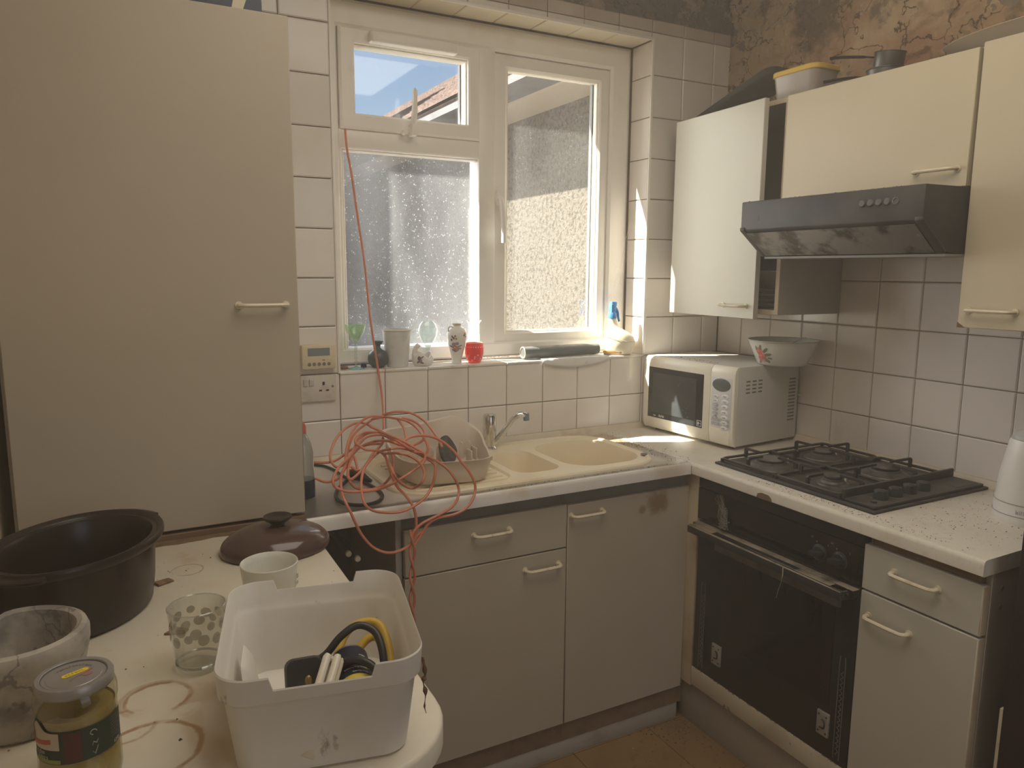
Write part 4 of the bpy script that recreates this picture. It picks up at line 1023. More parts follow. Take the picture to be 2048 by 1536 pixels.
m = MB()
for a in ((.284, .306, .0, .002), (.284, .306, .020, .022), (.284, .286, 0, .022), (.304, .306, 0, .022), (.288, .294, .006, .016), (.296, .302, .010, .012)):
    m.box(-.0016, -.0010, -a[1], -a[0], Zf + .050 + a[2], Zf + .050 + a[3])
m.obj('symbol', WTXT, door)
cp = front_block('control_panel', -W, -DW - .0015, MWHITE, mw)
PANEL = mat('silver_keypad_film', (.66, .67, .70), .4)
MB().box(-.0010, .004, -W + .012, -DW - .008, Zf + .062, H - .040).obj('keypad', PANEL, cp, bevel=.0005)
KEY = mat('pale_key', (.82, .82, .83), .4); KEYD = mat('grey_key', (.42, .43, .46), .45)
INK = mat('dark_grey_ink', (.14, .14, .15), .6)
def oval(name, y, z, ry, rz, m, t=.0016, x=-.001):
    return MB().loft([[(xx, y + ry * s * cos(a), z + rz * s * sin(a)) for a in [2 * pi * k / 24 for k in range(24)]] for s, xx in ((1, x + .001), (1, x - t * .6), (.9, x - t))]).obj(name, m, cp)
oval('display', -DW - .052, H - .066, .040, .0225, mat('grey_display', (.13, .14, .14), .2), .002)
text('brand_lettering', 'Panasonic', .0115, INK, cp, (.0035, -DW - .020, H - .0245), (0, -1, 0), (.35, 0, .94))
for k in range(7):
    z = H - .105 - k * .0185
    k_ = oval('key', -DW - .071, z, .0155, .0078, KEY)
    strokes('key_print', INK, k_, lambda u, v, z=z: (-.0027, -DW - .062 - u, z - .003 + v), .016, .006, 5)
for k in range(6):
    z = H - .108 - k * .0150
    k_ = oval('key', -DW - .029, z, .0125, .0062, KEY if k < 2 else KEYD)
    strokes('key_print', INK if k < 2 else WTXT, k_, lambda u, v, z=z: (-.0027, -DW - .021 - u, z - .003 + v), .015, .006, 5)
box('status_light', mat('dark_red_light', (.30, .05, .05), .4), cp, -.0025, -.0005, -DW - .037, -DW - .027, Zf + .098, Zf + .103)
for r in range(2):
    for c in range(2):
        k_ = MB().box(-.0022, -.0005, -DW - .051 - c * .042, -DW - .014 - c * .042, Zf + .069 + r * .0145, Zf + .080 + r * .0145).obj('key', KEYD, cp, bevel=.0006)
        strokes('key_print', WTXT, k_, lambda u, v, r=r, c=c: (-.0025, -DW - .019 - c * .042 - u, Zf + .071 + r * .0145 + v), .026, .006, 7)
MB().box(-.0012, .004, -W + .014, -DW - .010, Zf + .008, Zf + .056).obj('door_button', MWHITE, cp, bevel=.0015)
SLOT = mat('shadowed_vent', (.20, .18, .15), .7)
m = MB()
for i in range(3):
    for j in range(4): m.box(.058 + i * .032, .078 + i * .032, -W - .0004, -W + .001, H - .055 - j * .013, H - .050 - j * .013)
m.obj('vent_slots', SLOT, mw)
m = MB()
for j in range(13): m.box(D - .055, D - .018, -W - .0004, -W + .001, H - .062 - j * .0125, H - .056 - j * .0125)
m.obj('vent_slots', SLOT, mw)
DIRT_T = mat('brown_debris_film', (.40, .26, .13), .95, layers=[('noise', (.62, .5, .34), 40, .5, .7, .7)])
MB().tube(smooth_path([(D + .002, -W + .02, .17), (D + .028, -W - .008, .16), (D + .034, -W - .012, .12), (D + .026, -W, .05)], 5), .004, 6).obj('mains_lead', PANEL, mw)

# enamel bowl with a fork
bw = thing('enamel_bowl', 'white enamel bowl with painted red roses, on top of the microwave', 'bowl', (1.445, -.475, ZW + H))
EN = mat('white_enamel', (.76, .76, .71), .22, layers=[('noise', (.66, .62, .52), 10, .5, .7, .4)])
BZ = ZW + H + .0005
MB().lathe([(0, 0), (.074, 0), (.084, .006), (.107, .060), (.116, .082), (.119, .085), (.118, .088), (.113, .084), (.103, .060), (.080, .010), (.070, .006), (0, .005)], (1.445, -.475, BZ), 40).obj('body', EN, bw)
MB().tube([(1.445 + .118 * cos(2 * pi * k / 40), -.475 + .118 * sin(2 * pi * k / 40), BZ + .086) for k in range(40)], .0022, 6, closed=True).obj('rim', mat('worn_grey_rim', (.42, .42, .36), .4), bw)
def on_bowl(a, h, d=.0006):
    r = .084 + (.107 - .084) * (h - .006) / .054 if h < .06 else .107 + .009 * (h - .06) / .022
    a -= .55
    return Vector((1.445 + (r + d) * cos(a), -.475 + (r + d) * sin(a), BZ + h))
def petal(name, a, h, sx, sz, m, parent, rotp=0, dd=.0006):
    pts = []
    for k in range(12):
        t_ = 2 * pi * k / 12
        px, pz = sx * cos(t_), sz * sin(t_)
        px, pz = px * cos(rotp) - pz * sin(rotp), px * sin(rotp) + pz * cos(rotp)
        pts.append(on_bowl(a + px / .1, h + pz, dd))
    return MB().add([on_bowl(a, h, dd + .0004)] + pts, [(0, 1 + k, 1 + (k + 1) % 12) for k in range(12)]).obj(name, m, parent)
ROSE = mat('painted_rose_red', (.62, .14, .13), .3, layers=[('noise', (.80, .45, .42), 90, .45, .65, .7)])
LEAF = mat('painted_leaf_green', (.22, .25, .14), .3, layers=[('noise', (.30, .20, .16), 70, .5, .65, .7)])
for n, (a, h, sx, sz, rp) in enumerate([(3.62, .045, .016, .020, .4), (3.74, .030, .011, .016, .1), (3.55, .025, .010, .012, 0)]):
    petal('painted_rose', a, h, sx, sz, ROSE, bw, rp)
for a, h, sx, sz, rp in [(3.85, .055, .013, .005, .7), (3.92, .040, .015, .005, .2), (3.86, .020, .014, .006, -.5), (3.48, .060, .009, .004, 1.2), (3.68, .064, .010, .004, 1.3), (3.50, .012, .010, .004, .3), (3.99, .028, .009, .003, -.2)]:
    petal('painted_leaf', a, h, sx, sz, LEAF, bw, rp, .0009)
fk = MB()
F0, F1 = Vector((1.39, -.42, BZ + .018)), Vector((1.473, -.528, BZ + .092))
fd = (F1 - F0).normalized(); fs = fd.cross(Vector((0, 0, 1))).normalized()
fk.tube([F0, F0.lerp(F1, .75)], [.003, .0045], 8, flat=.5)
fk.tube([F0.lerp(F1, .72), F0.lerp(F1, .80)], [.0045, .011], 8, flat=.3)
for k in range(4):
    o_ = fs * (-.009 + k * .006)
    fk.tube([F0.lerp(F1, .79) + o_, F1 + fd * .016 + o_], [.0018, .0011], 6)
tag(based(fk.obj('fork', CHROME), *F0), 'steel fork with its tines up, standing in the enamel bowl', 'fork')

# kettle
kt = thing('electric_kettle', 'white plastic jug kettle at the right end of the hob worktop', 'kettle', (1.372, -1.352, ZW))
KX, KY = 1.374, -1.350
KET = mat('white_kettle_plastic', (.76, .75, .73), .35)
prof = [(.0775, .0), (.0785, .004), (.0785, .022), (.0775, .024), (.0778, .045), (.0760, .060), (.0715, .115), (.0625, .170), (.0565, .201), (.054, .207)]
MB().lathe([(0, 0)] + prof + [(0, .208)], (KX, KY, ZW), 40).obj('body', KET, kt)
for h, r_ in ((.0232, .0789), (.052, .0777)):
    MB().tube([(KX + r_ * cos(2 * pi * k / 40), KY + r_ * sin(2 * pi * k / 40), ZW + h) for k in range(40)], .0008, 4, closed=True).obj('seam', mat('grey_seam', (.3, .3, .3), .6), kt)
MB().lathe([(0, 0), (.053, 0), (.052, .008), (.040, .016), (0, .020)], (KX, KY, ZW + .208), 32).obj('lid', mat('grey_kettle_lid', (.5, .5, .5), .4), kt)
def ker(h):
    for (r0, h0), (r1, h1) in zip(prof, prof[1:]):
        if h0 <= h <= h1: return r0 + (r1 - r0) * (h - h0) / max(1e-6, h1 - h0)
    return prof[-1][0]
def kp_(a, h, d=.001): return (KX + (ker(h) + d) * cos(a), KY + (ker(h) + d) * sin(a), ZW + h)
ac = radians(228)
rows = [(.066, .06), (.075, .14), (.10, .24), (.13, .33), (.155, .40), (.178, .46), (.182, .44)]
vs = []; fs = []
for h, wv in rows:
    for k in range(7): vs.append(kp_(ac - wv + 2 * wv * k / 6, h, .0016))
for i in range(len(rows) - 1):
    for k in range(6): fs.append((i * 7 + k, i * 7 + k + 1, i * 7 + k + 8, i * 7 + k + 7))
wn = MB().add(vs, fs).obj('water_gauge', mat('misty_grey_gauge', (.40, .39, .39), .2, layers=[('noise', (.30, .29, .29), 9, .4, .7, .6)]), kt)
rim = [kp_(ac - w_, h, .002) for h, w_ in rows] + [kp_(ac + w_, h, .002) for h, w_ in reversed(rows)]
MB().tube(rim, .0028, 6, closed=True).obj('gauge_rim', KET, kt)
for h in (.096, .108, .120):
    MB().lathe([(0, -.003), (.003, 0), (0, .003)], kp_(ac, h, .002), 8).obj('level_mark', WHITEP, wn)
MB().tube(smooth_path([(KX + .03, KY - .04, ZW + .215), (KX + .05, KY - .10, ZW + .21), (KX + .06, KY - .115, ZW + .14), (KX + .048, KY - .085, ZW + .06), (KX + .04, KY - .062, ZW + .05)], 6), .011, 10).obj('handle', KET, kt)
strokes('faded_lettering', mat('faint_grey_print', (.42, .42, .42), .5), kt, lambda u, v: kp_(radians(186) + u / .078, .030 + v, .0006), .028, .010, 7)

# black bin bag between the worktop end and the dark unit
bag = MB()
rings = []
for i in range(9):
    v = i / 8
    ring = []
    for k in range(26):
        a = 2 * pi * k / 26
        r_ = (.018 + .05 * sin(pi * min(1, v * 1.15)) ** .7) * (1 + .22 * noise.noise(Vector((cos(a) * 2.2, sin(a) * 2.2, v * 5))))
        ring.append((1.190 + r_ * cos(a) * 1.25, -1.4865 + r_ * sin(a) * .28, .865 + .15 * v))
    rings.append(ring)
tag(based(bag.loft(rings).obj('bin_bag', mat('black_polythene', (.012, .012, .013), .22, bump=[(35, .7, .01)]), sharp=25), 1.19, -1.4865, .865), 'crumpled black plastic bag squeezed in at the worktop end by the dark unit', 'bag')

# ------------------------------------------------------------------ things on the window sill
ZS = SILL + .0052
PORC = mat('white_porcelain', (.80, .78, .73), .18, layers=[('noise', (.68, .64, .56), 16, .5, .75, .4)])
GRN = thin_glass('pale_green_glass', (.88, .97, .86), .03, .14, (.62, .85, .58), .16)
GCLR = thin_glass('clear_sill_glass', (.93, .96, .95), .04, .16, (.80, .85, .84), .12)
t = thing('coupe_glass', 'small pale green stemmed coupe glass, first thing on the sill from the left', 'glass', (.068, .048, ZS))
c = (.068, .048, ZS)
MB().lathe([(0, .082), (.006, .084), (.011, .092), (.020, .108), (.029, .122), (.0325, .136), (.033, .146), (.0318, .146), (.0300, .134), (.020, .112), (.008, .098), (0, .096)], c, 28).obj('cup', GRN, t)
s_ = MB()
for k in range(26):
    pass
s_.lathe([(.0042 + .0012 * sin(k * 1.5), .006 + k * .0030) for k in range(26)], c, 12).obj('stem', GCLR, t)
MB().lathe([(0, 0), (.027, 0), (.027, .0012), (.016, .004), (.004, .008), (0, .008)], c, 28).obj('foot', thin_glass('aqua_foot_glass', (.72, .93, .90), .03, .14, (.35, .72, .66), .3), t)
tag(MB().lathe([(0, 0), (.0095, 0), (.010, .003), (.010, .013), (.008, .0145), (0, .0145)], (0, 0, 0), 20).obj('bottle_cap', mat('navy_cap', (.045, .055, .10), .3), loc=(.100, .072, ZS)), 'tiny navy bottle cap on the sill between green glass and dark vase', 'cap')
tag(MB().tube([(.011 * cos(2 * pi * k / 16), .011 * sin(2 * pi * k / 16), .005) for k in range(16)], .0042, 8, closed=True).obj('rusty_ring', mat('brown_ring', (.22, .12, .08), .6), loc=(.028, .052, ZS)), 'little brown ring lying in the left corner of the sill', 'ring')
t = MB().lathe([(0, 0), (.018, 0), (.021, .002), (.031, .014), (.0345, .027), (.033, .040), (.024, .053), (.012, .061), (.008, .067), (.0085, .073), (.017, .084), (.0185, .087), (.016, .086), (.007, .074), (.006, .066), (0, .064)], (0, 0, 0), 32).obj('bud_vase', mat('slate_blue_glaze', (.085, .11, .125), .35, layers=[('noise', (.15, .18, .19), 14, .45, .7, .6)]), loc=(.146, .058, ZS))
tag(t, 'dark slate round-bellied bud vase with flared lip on the sill', 'vase')
BEAK = mat('grey_white_beaker', (.72, .73, .71), .35, layers=[('noise', (.50, .53, .55), 26, .5, .68, .55)])
t = thing('beaker', 'tall greyish-white tapered plastic beaker on the sill, right of the dark vase', 'beaker', (.212, .056, ZS))
MB().lathe([(0, 0), (.0345, 0), (.036, .003), (.0475, .115), (.049, .122), (.0475, .123), (.046, .116), (.0345, .008), (0, .006)], (.212, .056, ZS), 36).obj('body', BEAK, t)
MB().tube([(.212 + .0485 * cos(2 * pi * k / 36), .056 + .0485 * sin(2 * pi * k / 36), ZS + .122) for k in range(36)], .0018, 6, closed=True).obj('rim', EDGE, t)
# broken porcelain posy bowl with a swan neck
t = thing('porcelain_swan', 'broken white porcelain swan dish with brown flowers on the sill', 'ornament', (.300, .048, ZS))
rings = []
for i in range(8):
    v = i / 7
    ring = []
    for k in range(28):
        a = 2 * pi * k / 28
        r_ = .024 + .010 * sin(pi * min(1, v * .8 + .1))
        h = v * (.040 + .010 * max(0, cos(a - 3.0)) + .006 * sin(3 * a + 1) - .012 * math.exp(-((a - 5.0) / .5) ** 2))
        ring.append((.300 + r_ * cos(a) * 1.12, .048 + r_ * .85 * sin(a), ZS + h))
    rings.append(ring)
inner = [[(.300 + (x - .300) * .88, .048 + (y - .048) * .88, max(z - .001, ZS + .006)) for x, y, z in r] for r in reversed(rings)]
MB().loft(rings + inner).obj('bowl', PORC, t)
MB().tube(smooth_path([(.272, .044, ZS + .030), (.268, .042, ZS + .045), (.272, .041, ZS + .060), (.280, .041, ZS + .068), (.286, .041, ZS + .063)], 5), [.011] * 4 + [.008] * 12 + [.0065] * 5, 12).obj('neck', PORC, t)
FL_B = mat('brown_flower_print', (.20, .14, .13), .35); FL_R = mat('orange_red_flower_print', (.60, .16, .08), .35); FL_G = mat('grey_leaf_print', (.30, .32, .28), .35); FL_P = mat('mauve_flower_print', (.36, .26, .34), .35)
def decal(name, m, parent, cx, cy, prof, a, h, sx, sz, rot=0, n=9):
    """small painted shape lying on a turned surface with radius prof(h)"""
    def P(px, pz, d): 
        r_ = prof(h + pz) + d
        aa = a + px / max(.004, prof(h))
        return (cx + r_ * cos(aa), cy + r_ * sin(aa), ZS + h + pz)
    pts = []
    for k in range(n):
        q = 2 * pi * k / n
        px, pz = sx * cos(q), sz * sin(q)
        pts.append(P(px * cos(rot) - pz * sin(rot), px * sin(rot) + pz * cos(rot), .0005))
    return MB().add([P(0, 0, .0009)] + pts, [(0, 1 + k, 1 + (k + 1) % n) for k in range(n)]).obj(name, m, parent)
for a, h, sx, sz, m_, r_ in ((4.0, .026, .006, .008, FL_B, 0), (4.15, .018, .005, .006, FL_P, 0), (3.9, .014, .007, .003, FL_B, .5), (4.3, .030, .007, .0025, FL_G, .6), (4.25, .012, .008, .003, FL_B, -.4)):
    decal('painted_flower', m_, t, .300, .048, lambda z: .0335, a, h, sx, sz, r_)
# floral vase
VP = [(.017, 0), (.018, .004), (.0165, .010), (.021, .030), (.029, .060), (.0345, .088), (.0345, .104), (.029, .118), (.0185, .126), (.0150, .130), (.0165, .137)]
VX, VY = .428, .050
t = thing('floral_vase', 'white porcelain vase with an orange and purple flower spray on the sill', 'vase', (VX, VY, ZS))
MB().lathe([(0, 0)] + VP + [(.0145, .137), (.0125, .130), (.012, .12), (0, .118)], (VX, VY, ZS), 36).obj('body', PORC, t)
MB().tube([(VX + .0162 * cos(2 * pi * k / 24), VY + .0162 * sin(2 * pi * k / 24), ZS + .137) for k in range(24)], .0014, 6, closed=True).obj('gilt_rim', EDGE, t)
MB().tube(smooth_path([(VX - .0175, VY - .006, ZS + .127), (VX - .030, VY - .006, ZS + .128), (VX - .033, VY - .004, ZS + .118), (VX - .031, VY - .002, ZS + .112)], 4), .0028, 8).obj('handle', PORC, t)
def vr(z):
    for (r0, h0), (r1, h1) in zip(VP, VP[1:]):
        if h0 <= z <= h1: return r0 + (r1 - r0) * (z - h0) / max(1e-6, h1 - h0)
    return .02
A0 = 4.10
for da, h, sx, sz, m_, r_ in ((.0, .056, .0085, .009, FL_R, 0), (.0, .056, .004, .0045, EDGE, 0), (-.12, .068, .008, .007, FL_P, .2), (.25, .071, .006, .006, FL_P, 0), (-.35, .084, .004, .0045, FL_B, 0), (-.1, .090, .004, .005, FL_B, .5), (.15, .088, .0035, .004, FL_R, 0), (-.25, .095, .003, .0045, FL_B, .3), (.05, .097, .003, .004, FL_B, -.3),
                           (.55, .062, .011, .003, FL_G, .35), (.5, .054, .010, .003, FL_G, -.1), (-.42, .060, .010, .003, FL_B, -.4), (.2, .046, .010, .003, FL_G, .6), (-.2, .047, .008, .003, FL_B, -.5), (1.05, .100, .006, .003, FL_B, .4), (1.2, .104, .006, .005, FL_R, 0), (1.25, .094, .007, .003, FL_G, -.4)):
    decal('painted_flower', m_, t, VX, VY, vr, A0 + da, h, sx, sz, r_)
# red candle glass and the clear frilled vase behind it
RX, RY = .492, .042
RP = [(.020, 0), (.022, .002), (.028, .014), (.0325, .032), (.0325, .052), (.030, .069)]
t = thing('red_tealight_glass', 'red glass tealight holder with white dots on the sill', 'glass', (RX, RY, ZS))
REDG = thin_glass('red_glass', (.90, .36, .32), .08, .10, (.82, .16, .14), .5)
MB().lathe([(0, 0)] + RP + [(.0285, .069), (.030, .05), (.030, .03), (.018, .006), (0, .005)], (RX, RY, ZS), 32).obj('bowl', REDG, t)
MB().tube([(RX + .0296 * cos(2 * pi * k / 32), RY + .0296 * sin(2 * pi * k / 32), ZS + .069) for k in range(32)], .0015, 6, closed=True).obj('rim', EDGE, t)
WDOT = mat('white_enamel_dot', (.85, .70, .68), .4)
def rr_(z):
    for (r0, h0), (r1, h1) in zip(RP, RP[1:]):
        if h0 <= z <= h1: return r0 + (r1 - r0) * (z - h0) / max(1e-6, h1 - h0)
    return .03
for k in range(24):
    decal('dot', WDOT, t, RX, RY, rr_, 2 * pi * k / 24, .056, .0018, .0020, 0, 8)
PLE = mat('pale_red_frosting', (.80, .52, .48), .5)
for k in range(26):
    decal('frost_mark', PLE, t, RX, RY, rr_, 2 * pi * k / 26 + .1 * (k % 3), .010 + .006 * (k % 4), .0035, .0025, k, 7)
t = thing('frilled_vase', 'clear ribbed glass vase with a frilled top, behind the red tealight glass', 'vase', (.512, .088, ZS))
rings = []
for i, (r_, h) in enumerate([(.020, 0), (.021, .004), (.0215, .05), (.022, .088), (.0215, .100), (.0150, .110), (.0155, .120), (.0205, .134), (.0265, .142)]):
    rings.append([(.512 + r_ * (1 + (.03 if h < .1 else .10 * min(1, (h - .1) / .03)) * cos(10 * a)) * cos(a), .088 + min(.026, r_) * (1 + .03 * cos(10 * a)) * sin(a), ZS + h + (.003 * cos(10 * a) if h > .13 else 0)) for a in [2 * pi * k / 60 for k in range(60)]])
rings += [[(.512 + (x - .512) * .92, .088 + (y - .088) * .92, max(z, ZS + .008)) for x, y, z in r] for r in reversed(rings)]
MB().loft(rings).obj('body', GCLR, t)
t = MB().lathe([(0, 0), (.022, 0), (.022, .003), (.008, .010), (.007, .030), (.010, .055), (.024, .078), (.034, .100), (.036, .118), (.030, .136), (.020, .146), (.019, .146), (.029, .134), (.034, .118), (.032, .100), (.022, .080), (.008, .058), (0, .056)], (0, 0, 0), 28, sy=.60).obj('balloon_glass', GCLR, loc=(.338, .092, ZS))
tag(t, 'cloudy clear balloon glass at the back of the sill, behind the porcelain swan', 'glass')
# roll of cling film on a sheet of paper, wooden brush, spray bottle
FILM = mat('dark_grey_film_roll', (.16, .175, .18), .25, layers=[('noise', (.30, .30, .28), 6, .45, .7, .5, (.4, 4, 4)), ('dust', (.42, .40, .36), .5)])
t = thing('film_roll', 'dark grey roll of kitchen film lying along the sill', 'roll', (.86, .040, ZS + .004))
r0, r1 = Vector((.688, .040, ZS + .0255)), Vector((1.020, .052, ZS + .0260))
MB().cyl(r0, r1, .0215, seg=28).obj('roll', FILM, t)
MB().tube([r0 + Vector((-.0015, 0, 0)) + Vector((0, .0195 * cos(2 * pi * k / 24), .0195 * sin(2 * pi * k / 24))) for k in range(24)], .0026, 6, closed=True).obj('cardboard_core', mat('pale_cardboard', (.60, .50, .36), .8), t)
pap = MB()
rows_ = [(.062, .0030), (.03, .0032), (.0, .0034), (-.0065, .0020), (-.0100, -.006), (-.0105, -.018), (-.0100, -.028)]
vs = []
n_ = 30
for j, (y, z) in enumerate(rows_):
    for i in range(n_ + 1):
        u = i / n_
        drop = (.35 + .75 * sin(pi * min(1, u * 1.05)) ** .6) if j > 3 else 1
        zz = z * drop if z < 0 else z
        vs.append((.742 + .292 * u, y + .0015 * noise.noise(Vector((u * 9, j, 0))) * (j > 2) - (.001 if j > 3 else 0), ZS + zz + .0012 * noise.noise(Vector((u * 14, j * .7, 3)))))
fs = [(j * (n_ + 1) + i, j * (n_ + 1) + i + 1, (j + 1) * (n_ + 1) + i + 1, (j + 1) * (n_ + 1) + i) for j in range(len(rows_) - 1) for i in range(n_)]
o = pap.add(vs, fs).obj('paper_sheet', mat('crumpled_white_paper', (.74, .73, .70), .8, layers=[('noise', (.45, .43, .42), 30, .56, .68, .6)]))
based(o, .88, .02, ZS); tag(o, 'crumpled white paper under the film roll, hanging over the sill edge', 'paper')
sd = o.modifiers.new('thickness', 'SOLIDIFY'); sd.thickness = .0006
t = thing('wooden_brush', 'small orange-brown wooden nail brush on the sill beside the spray bottle', 'brush', (1.078, .030, ZS), radians(-32), world=False)
MB().box(-.036, .036, -.012, .012, .006, .018).obj('wooden_back', mat('orange_brown_wood', (.55, .30, .11), .55, layers=[('noise', (.36, .18, .07), 14, .45, .7, .7, (4, 30, 30))], coords='object'), t, bevel=.003)
MB().box(-.033, .033, -.010, .010, 0, .0062).obj('bristles', mat('grey_bristle', (.40, .34, .28), .9), t)
t = thing('spray_bottle', 'cream pear-shaped spray bottle with a blue trigger in the sill corner', 'bottle', (1.118, .046, ZS))
BX, BY = 1.120, .048
SPB = mat('cream_bottle_plastic', (.82, .77, .60), .4, sss=.06, layers=[('spots', (.2, .15, .1), 60, .10, .8), ('noise', (.86, .83, .72), 12, .45, .7, .5)])
rings = []
for r_, h, ox in ((.001, 0, 0), (.044, 0, 0), (.050, .006, .002), (.0585, .035, .004), (.0590, .050, .004), (.0545, .070, .001), (.043, .086, -.005), (.029, .098, -.012), (.0195, .112, -.018), (.0165, .125, -.022), (.0155, .140, -.024)):
    rings.append([(BX + ox + r_ * cos(2 * pi * k / 32) * 1.06, BY - ox * .6 + r_ * sin(2 * pi * k / 32) * .92, ZS + h) for k in range(32)])
MB().loft(rings).obj('body', SPB, t)
MB().tube([(BX + .003 + .0592 * 1.06 * cos(2 * pi * k / 32), BY - .002 + .0592 * .92 * sin(2 * pi * k / 32), ZS + .060 - .012 * cos(2 * pi * k / 32 + .6)) for k in range(32)], .0010, 4, closed=True).obj('mould_seam', mat('seam_shadow', (.5, .46, .36), .5), t)
BLU = mat('bright_blue_plastic', (.06, .25, .68), .35, layers=[('noise', (.10, .36, .80), 40, .5, .7, .6)])
hx, hy = BX - .024, BY + .0145
MB().lathe([(0, 0), (.0165, 0), (.0175, .004), (.0150, .022), (.0115, .028), (0, .028)], (hx, hy, ZS + .139), 20).obj('collar', BLU, t)
MB().box(hx - .011, hx + .013, hy - .012, hy + .012, ZS + .160, ZS + .196).box(hx - .008, hx + .017, hy - .009, hy + .009, ZS + .186, ZS + .205).obj('spray_head', BLU, t, bevel=.004)
MB().tube(smooth_path([(hx + .012, hy - .006, ZS + .180), (hx + .018, hy - .010, ZS + .165), (hx + .020, hy - .012, ZS + .145), (hx + .024, hy - .014, ZS + .128)], 4), [.0055] * 8 + [.0045] * 5, 8).obj('trigger', BLU, t)

# thermostat programmer and socket on the left tiles
t = thing('heating_programmer', 'cream heating programmer with grey display on the tiles above the socket', 'thermostat', (-.066, -.001, 1.228))
YEL = mat('yellowed_cream_plastic', (.74, .64, .46), .4)
MB().box(-.122, -.016, -.026, .0, 1.230, 1.306).obj('body', YEL, t, bevel=.005)
box('display', mat('grey_lcd', (.20, .24, .27), .25), t, -.104, -.036, -.0268, -.025, 1.272, 1.296)
for k in range(5):
    MB().lathe([(0, 0), (.0055, 0), (.0050, .0015), (0, .002)], (0, 0, 0), 14).xform(Matrix.Translation((-.100 + k * .0152, -.026, 1.246)) @ Matrix.Rotation(pi / 2, 4, 'X')).obj('button', mat('grey_button', (.22, .21, .20), .5) if k == 0 else bpy.data.materials['grey_button'], t)
box('indicator', RAIL, t, -.060, -.052, -.0266, -.0255, 1.257, 1.260)
t = thing('wall_socket', 'white switched wall socket below the heating programmer', 'socket', (-.075, -.001, 1.126))
SOCK = mat('grubby_white_socket', (.68, .62, .55), .4, layers=[('noise', (.5, .43, .36), 22, .45, .7, .6)])
MB().box(-.136, -.014, -.010, 0, 1.126, 1.210).obj('face_plate', SOCK, t, bevel=.003)
for x in (-.110, -.092):
    MB().loft([[(x - .007, -.0105, 1.176), (x + .007, -.0105, 1.176), (x + .007, -.0105, 1.198), (x - .007, -.0105, 1.198)], [(x - .007, -.0125, 1.176), (x + .007, -.0125, 1.176), (x + .007, -.0165, 1.197), (x - .007, -.0165, 1.197)]]).obj('rocker_switch', SOCK, t, bevel=.001)
m = MB().box(-.058, -.051, -.0106, -.009, 1.177, 1.188).box(-.069, -.060, -.0106, -.009, 1.158, 1.163).box(-.047, -.038, -.0106, -.009, 1.158, 1.163)
m.obj('pin_holes', BLACKP, t)
MB().lathe([(0, 0), (.004, 0), (.0035, .001), (0, .0012)], (0, 0, 0), 12).xform(Matrix.Translation((-.026, -.0100, 1.172)) @ Matrix.Rotation(pi / 2, 4, 'X')).obj('screw', RAIL, t)

# bottle behind the larder cabinet
t = thing('washing_up_bottle', 'clear squeezy bottle with dark blue liquid and red cap, beside the larder cabinet', 'bottle', (-.196, -.335, ZW))
BC = thin_glass('clear_bottle_plastic', (.86, .90, .89), .12, .18, (.55, .58, .55), .35)
MB().lathe([(0, .0), (.027, .0), (.029, .004), (.029, .055), (.026, .085), (.028, .120), (.022, .150), (.012, .170), (.010, .178), (0, .178)], (-.196, -.335, ZW), 28).obj('body', BC, t)
MB().lathe([(0, .001), (.0295, .001), (.030, .006), (.030, .050), (0, .050)], (-.196, -.335, ZW), 28).obj('liquid', mat('dark_blue_liquid', (.015, .03, .06), .15), t)
MB().lathe([(0, .176), (.0115, .176), (.011, .196), (.006, .206), (0, .207)], (-.196, -.335, ZW), 18).obj('cap', mat('dull_red_cap', (.55, .12, .11), .4), t)

# orange extension lead and a black moulded plug with its cord
CABLE_M = mat('orange_pvc_cable', (.62, .22, .13), .42, layers=[('noise', (.46, .17, .11), 12, .5, .7, .5)])
m = MB()
for l in CABLE:
    m.tube(smooth_path(l, 5), .0037, 7)
tag(based(m.obj('orange_cable', CABLE_M), .1, -.35, ZW), 'tangled orange cable over the dish rack, hanging from the window and down the drawers', 'cable')
t = thing('black_power_cord', 'black cord with moulded plug looped on the worktop under the orange cable', 'cord', (-.06, -.35, ZW))
m = MB().tube(smooth_path(BC1, 5), .0045, 8).tube(smooth_path(BC2, 6), .0050, 8)
m.obj('cord', BLACKP, t)
MB().tube(smooth_path([(-.042, -.236, ZW + .018), (-.024, -.262, ZW + .020), (-.012, -.284, ZW + .014), (.004, -.300, ZW + .008)], 4), [.015, .016, .017, .017, .017, .016, .015, .014, .012, .010, .008, .006, .005], 10).obj('plug', BLACKP, t)

# ------------------------------------------------------------------ left worktop still life
P0 = PEN + .0006
STON = mat('dark_brown_stoneware', (.022, .016, .013), .28, layers=[('noise', (.045, .030, .022), 10, .45, .7, .5)])
t = thing('slow_cooker_pot', 'large dark oval stoneware slow cooker pot without lid, on the left worktop', 'pot', (-.705, -.845, PEN))
A_, B_, TH = .168, .132, radians(58)
def oring(s, z, dx=0, n=56):
    return [(-.705 + s * (A_ * cos(2 * pi * k / n) * cos(TH) - B_ * sin(2 * pi * k / n) * sin(TH)), -.845 + s * (A_ * cos(2 * pi * k / n) * sin(TH) + B_ * sin(2 * pi * k / n) * cos(TH)), P0 + z) for k in range(n)]
MB().loft([oring(.01, 0), oring(.76, 0), oring(.82, .008), oring(.86, .05), oring(.885, .112), oring(.89, .120), oring(.98, .124), oring(1.0, .129), oring(1.0, .136), oring(.985, .140), oring(.95, .139), oring(.91, .133), oring(.86, .134), oring(.835, .128), oring(.815, .05), oring(.76, .012), oring(.01, .010)]).obj('body', STON, t)
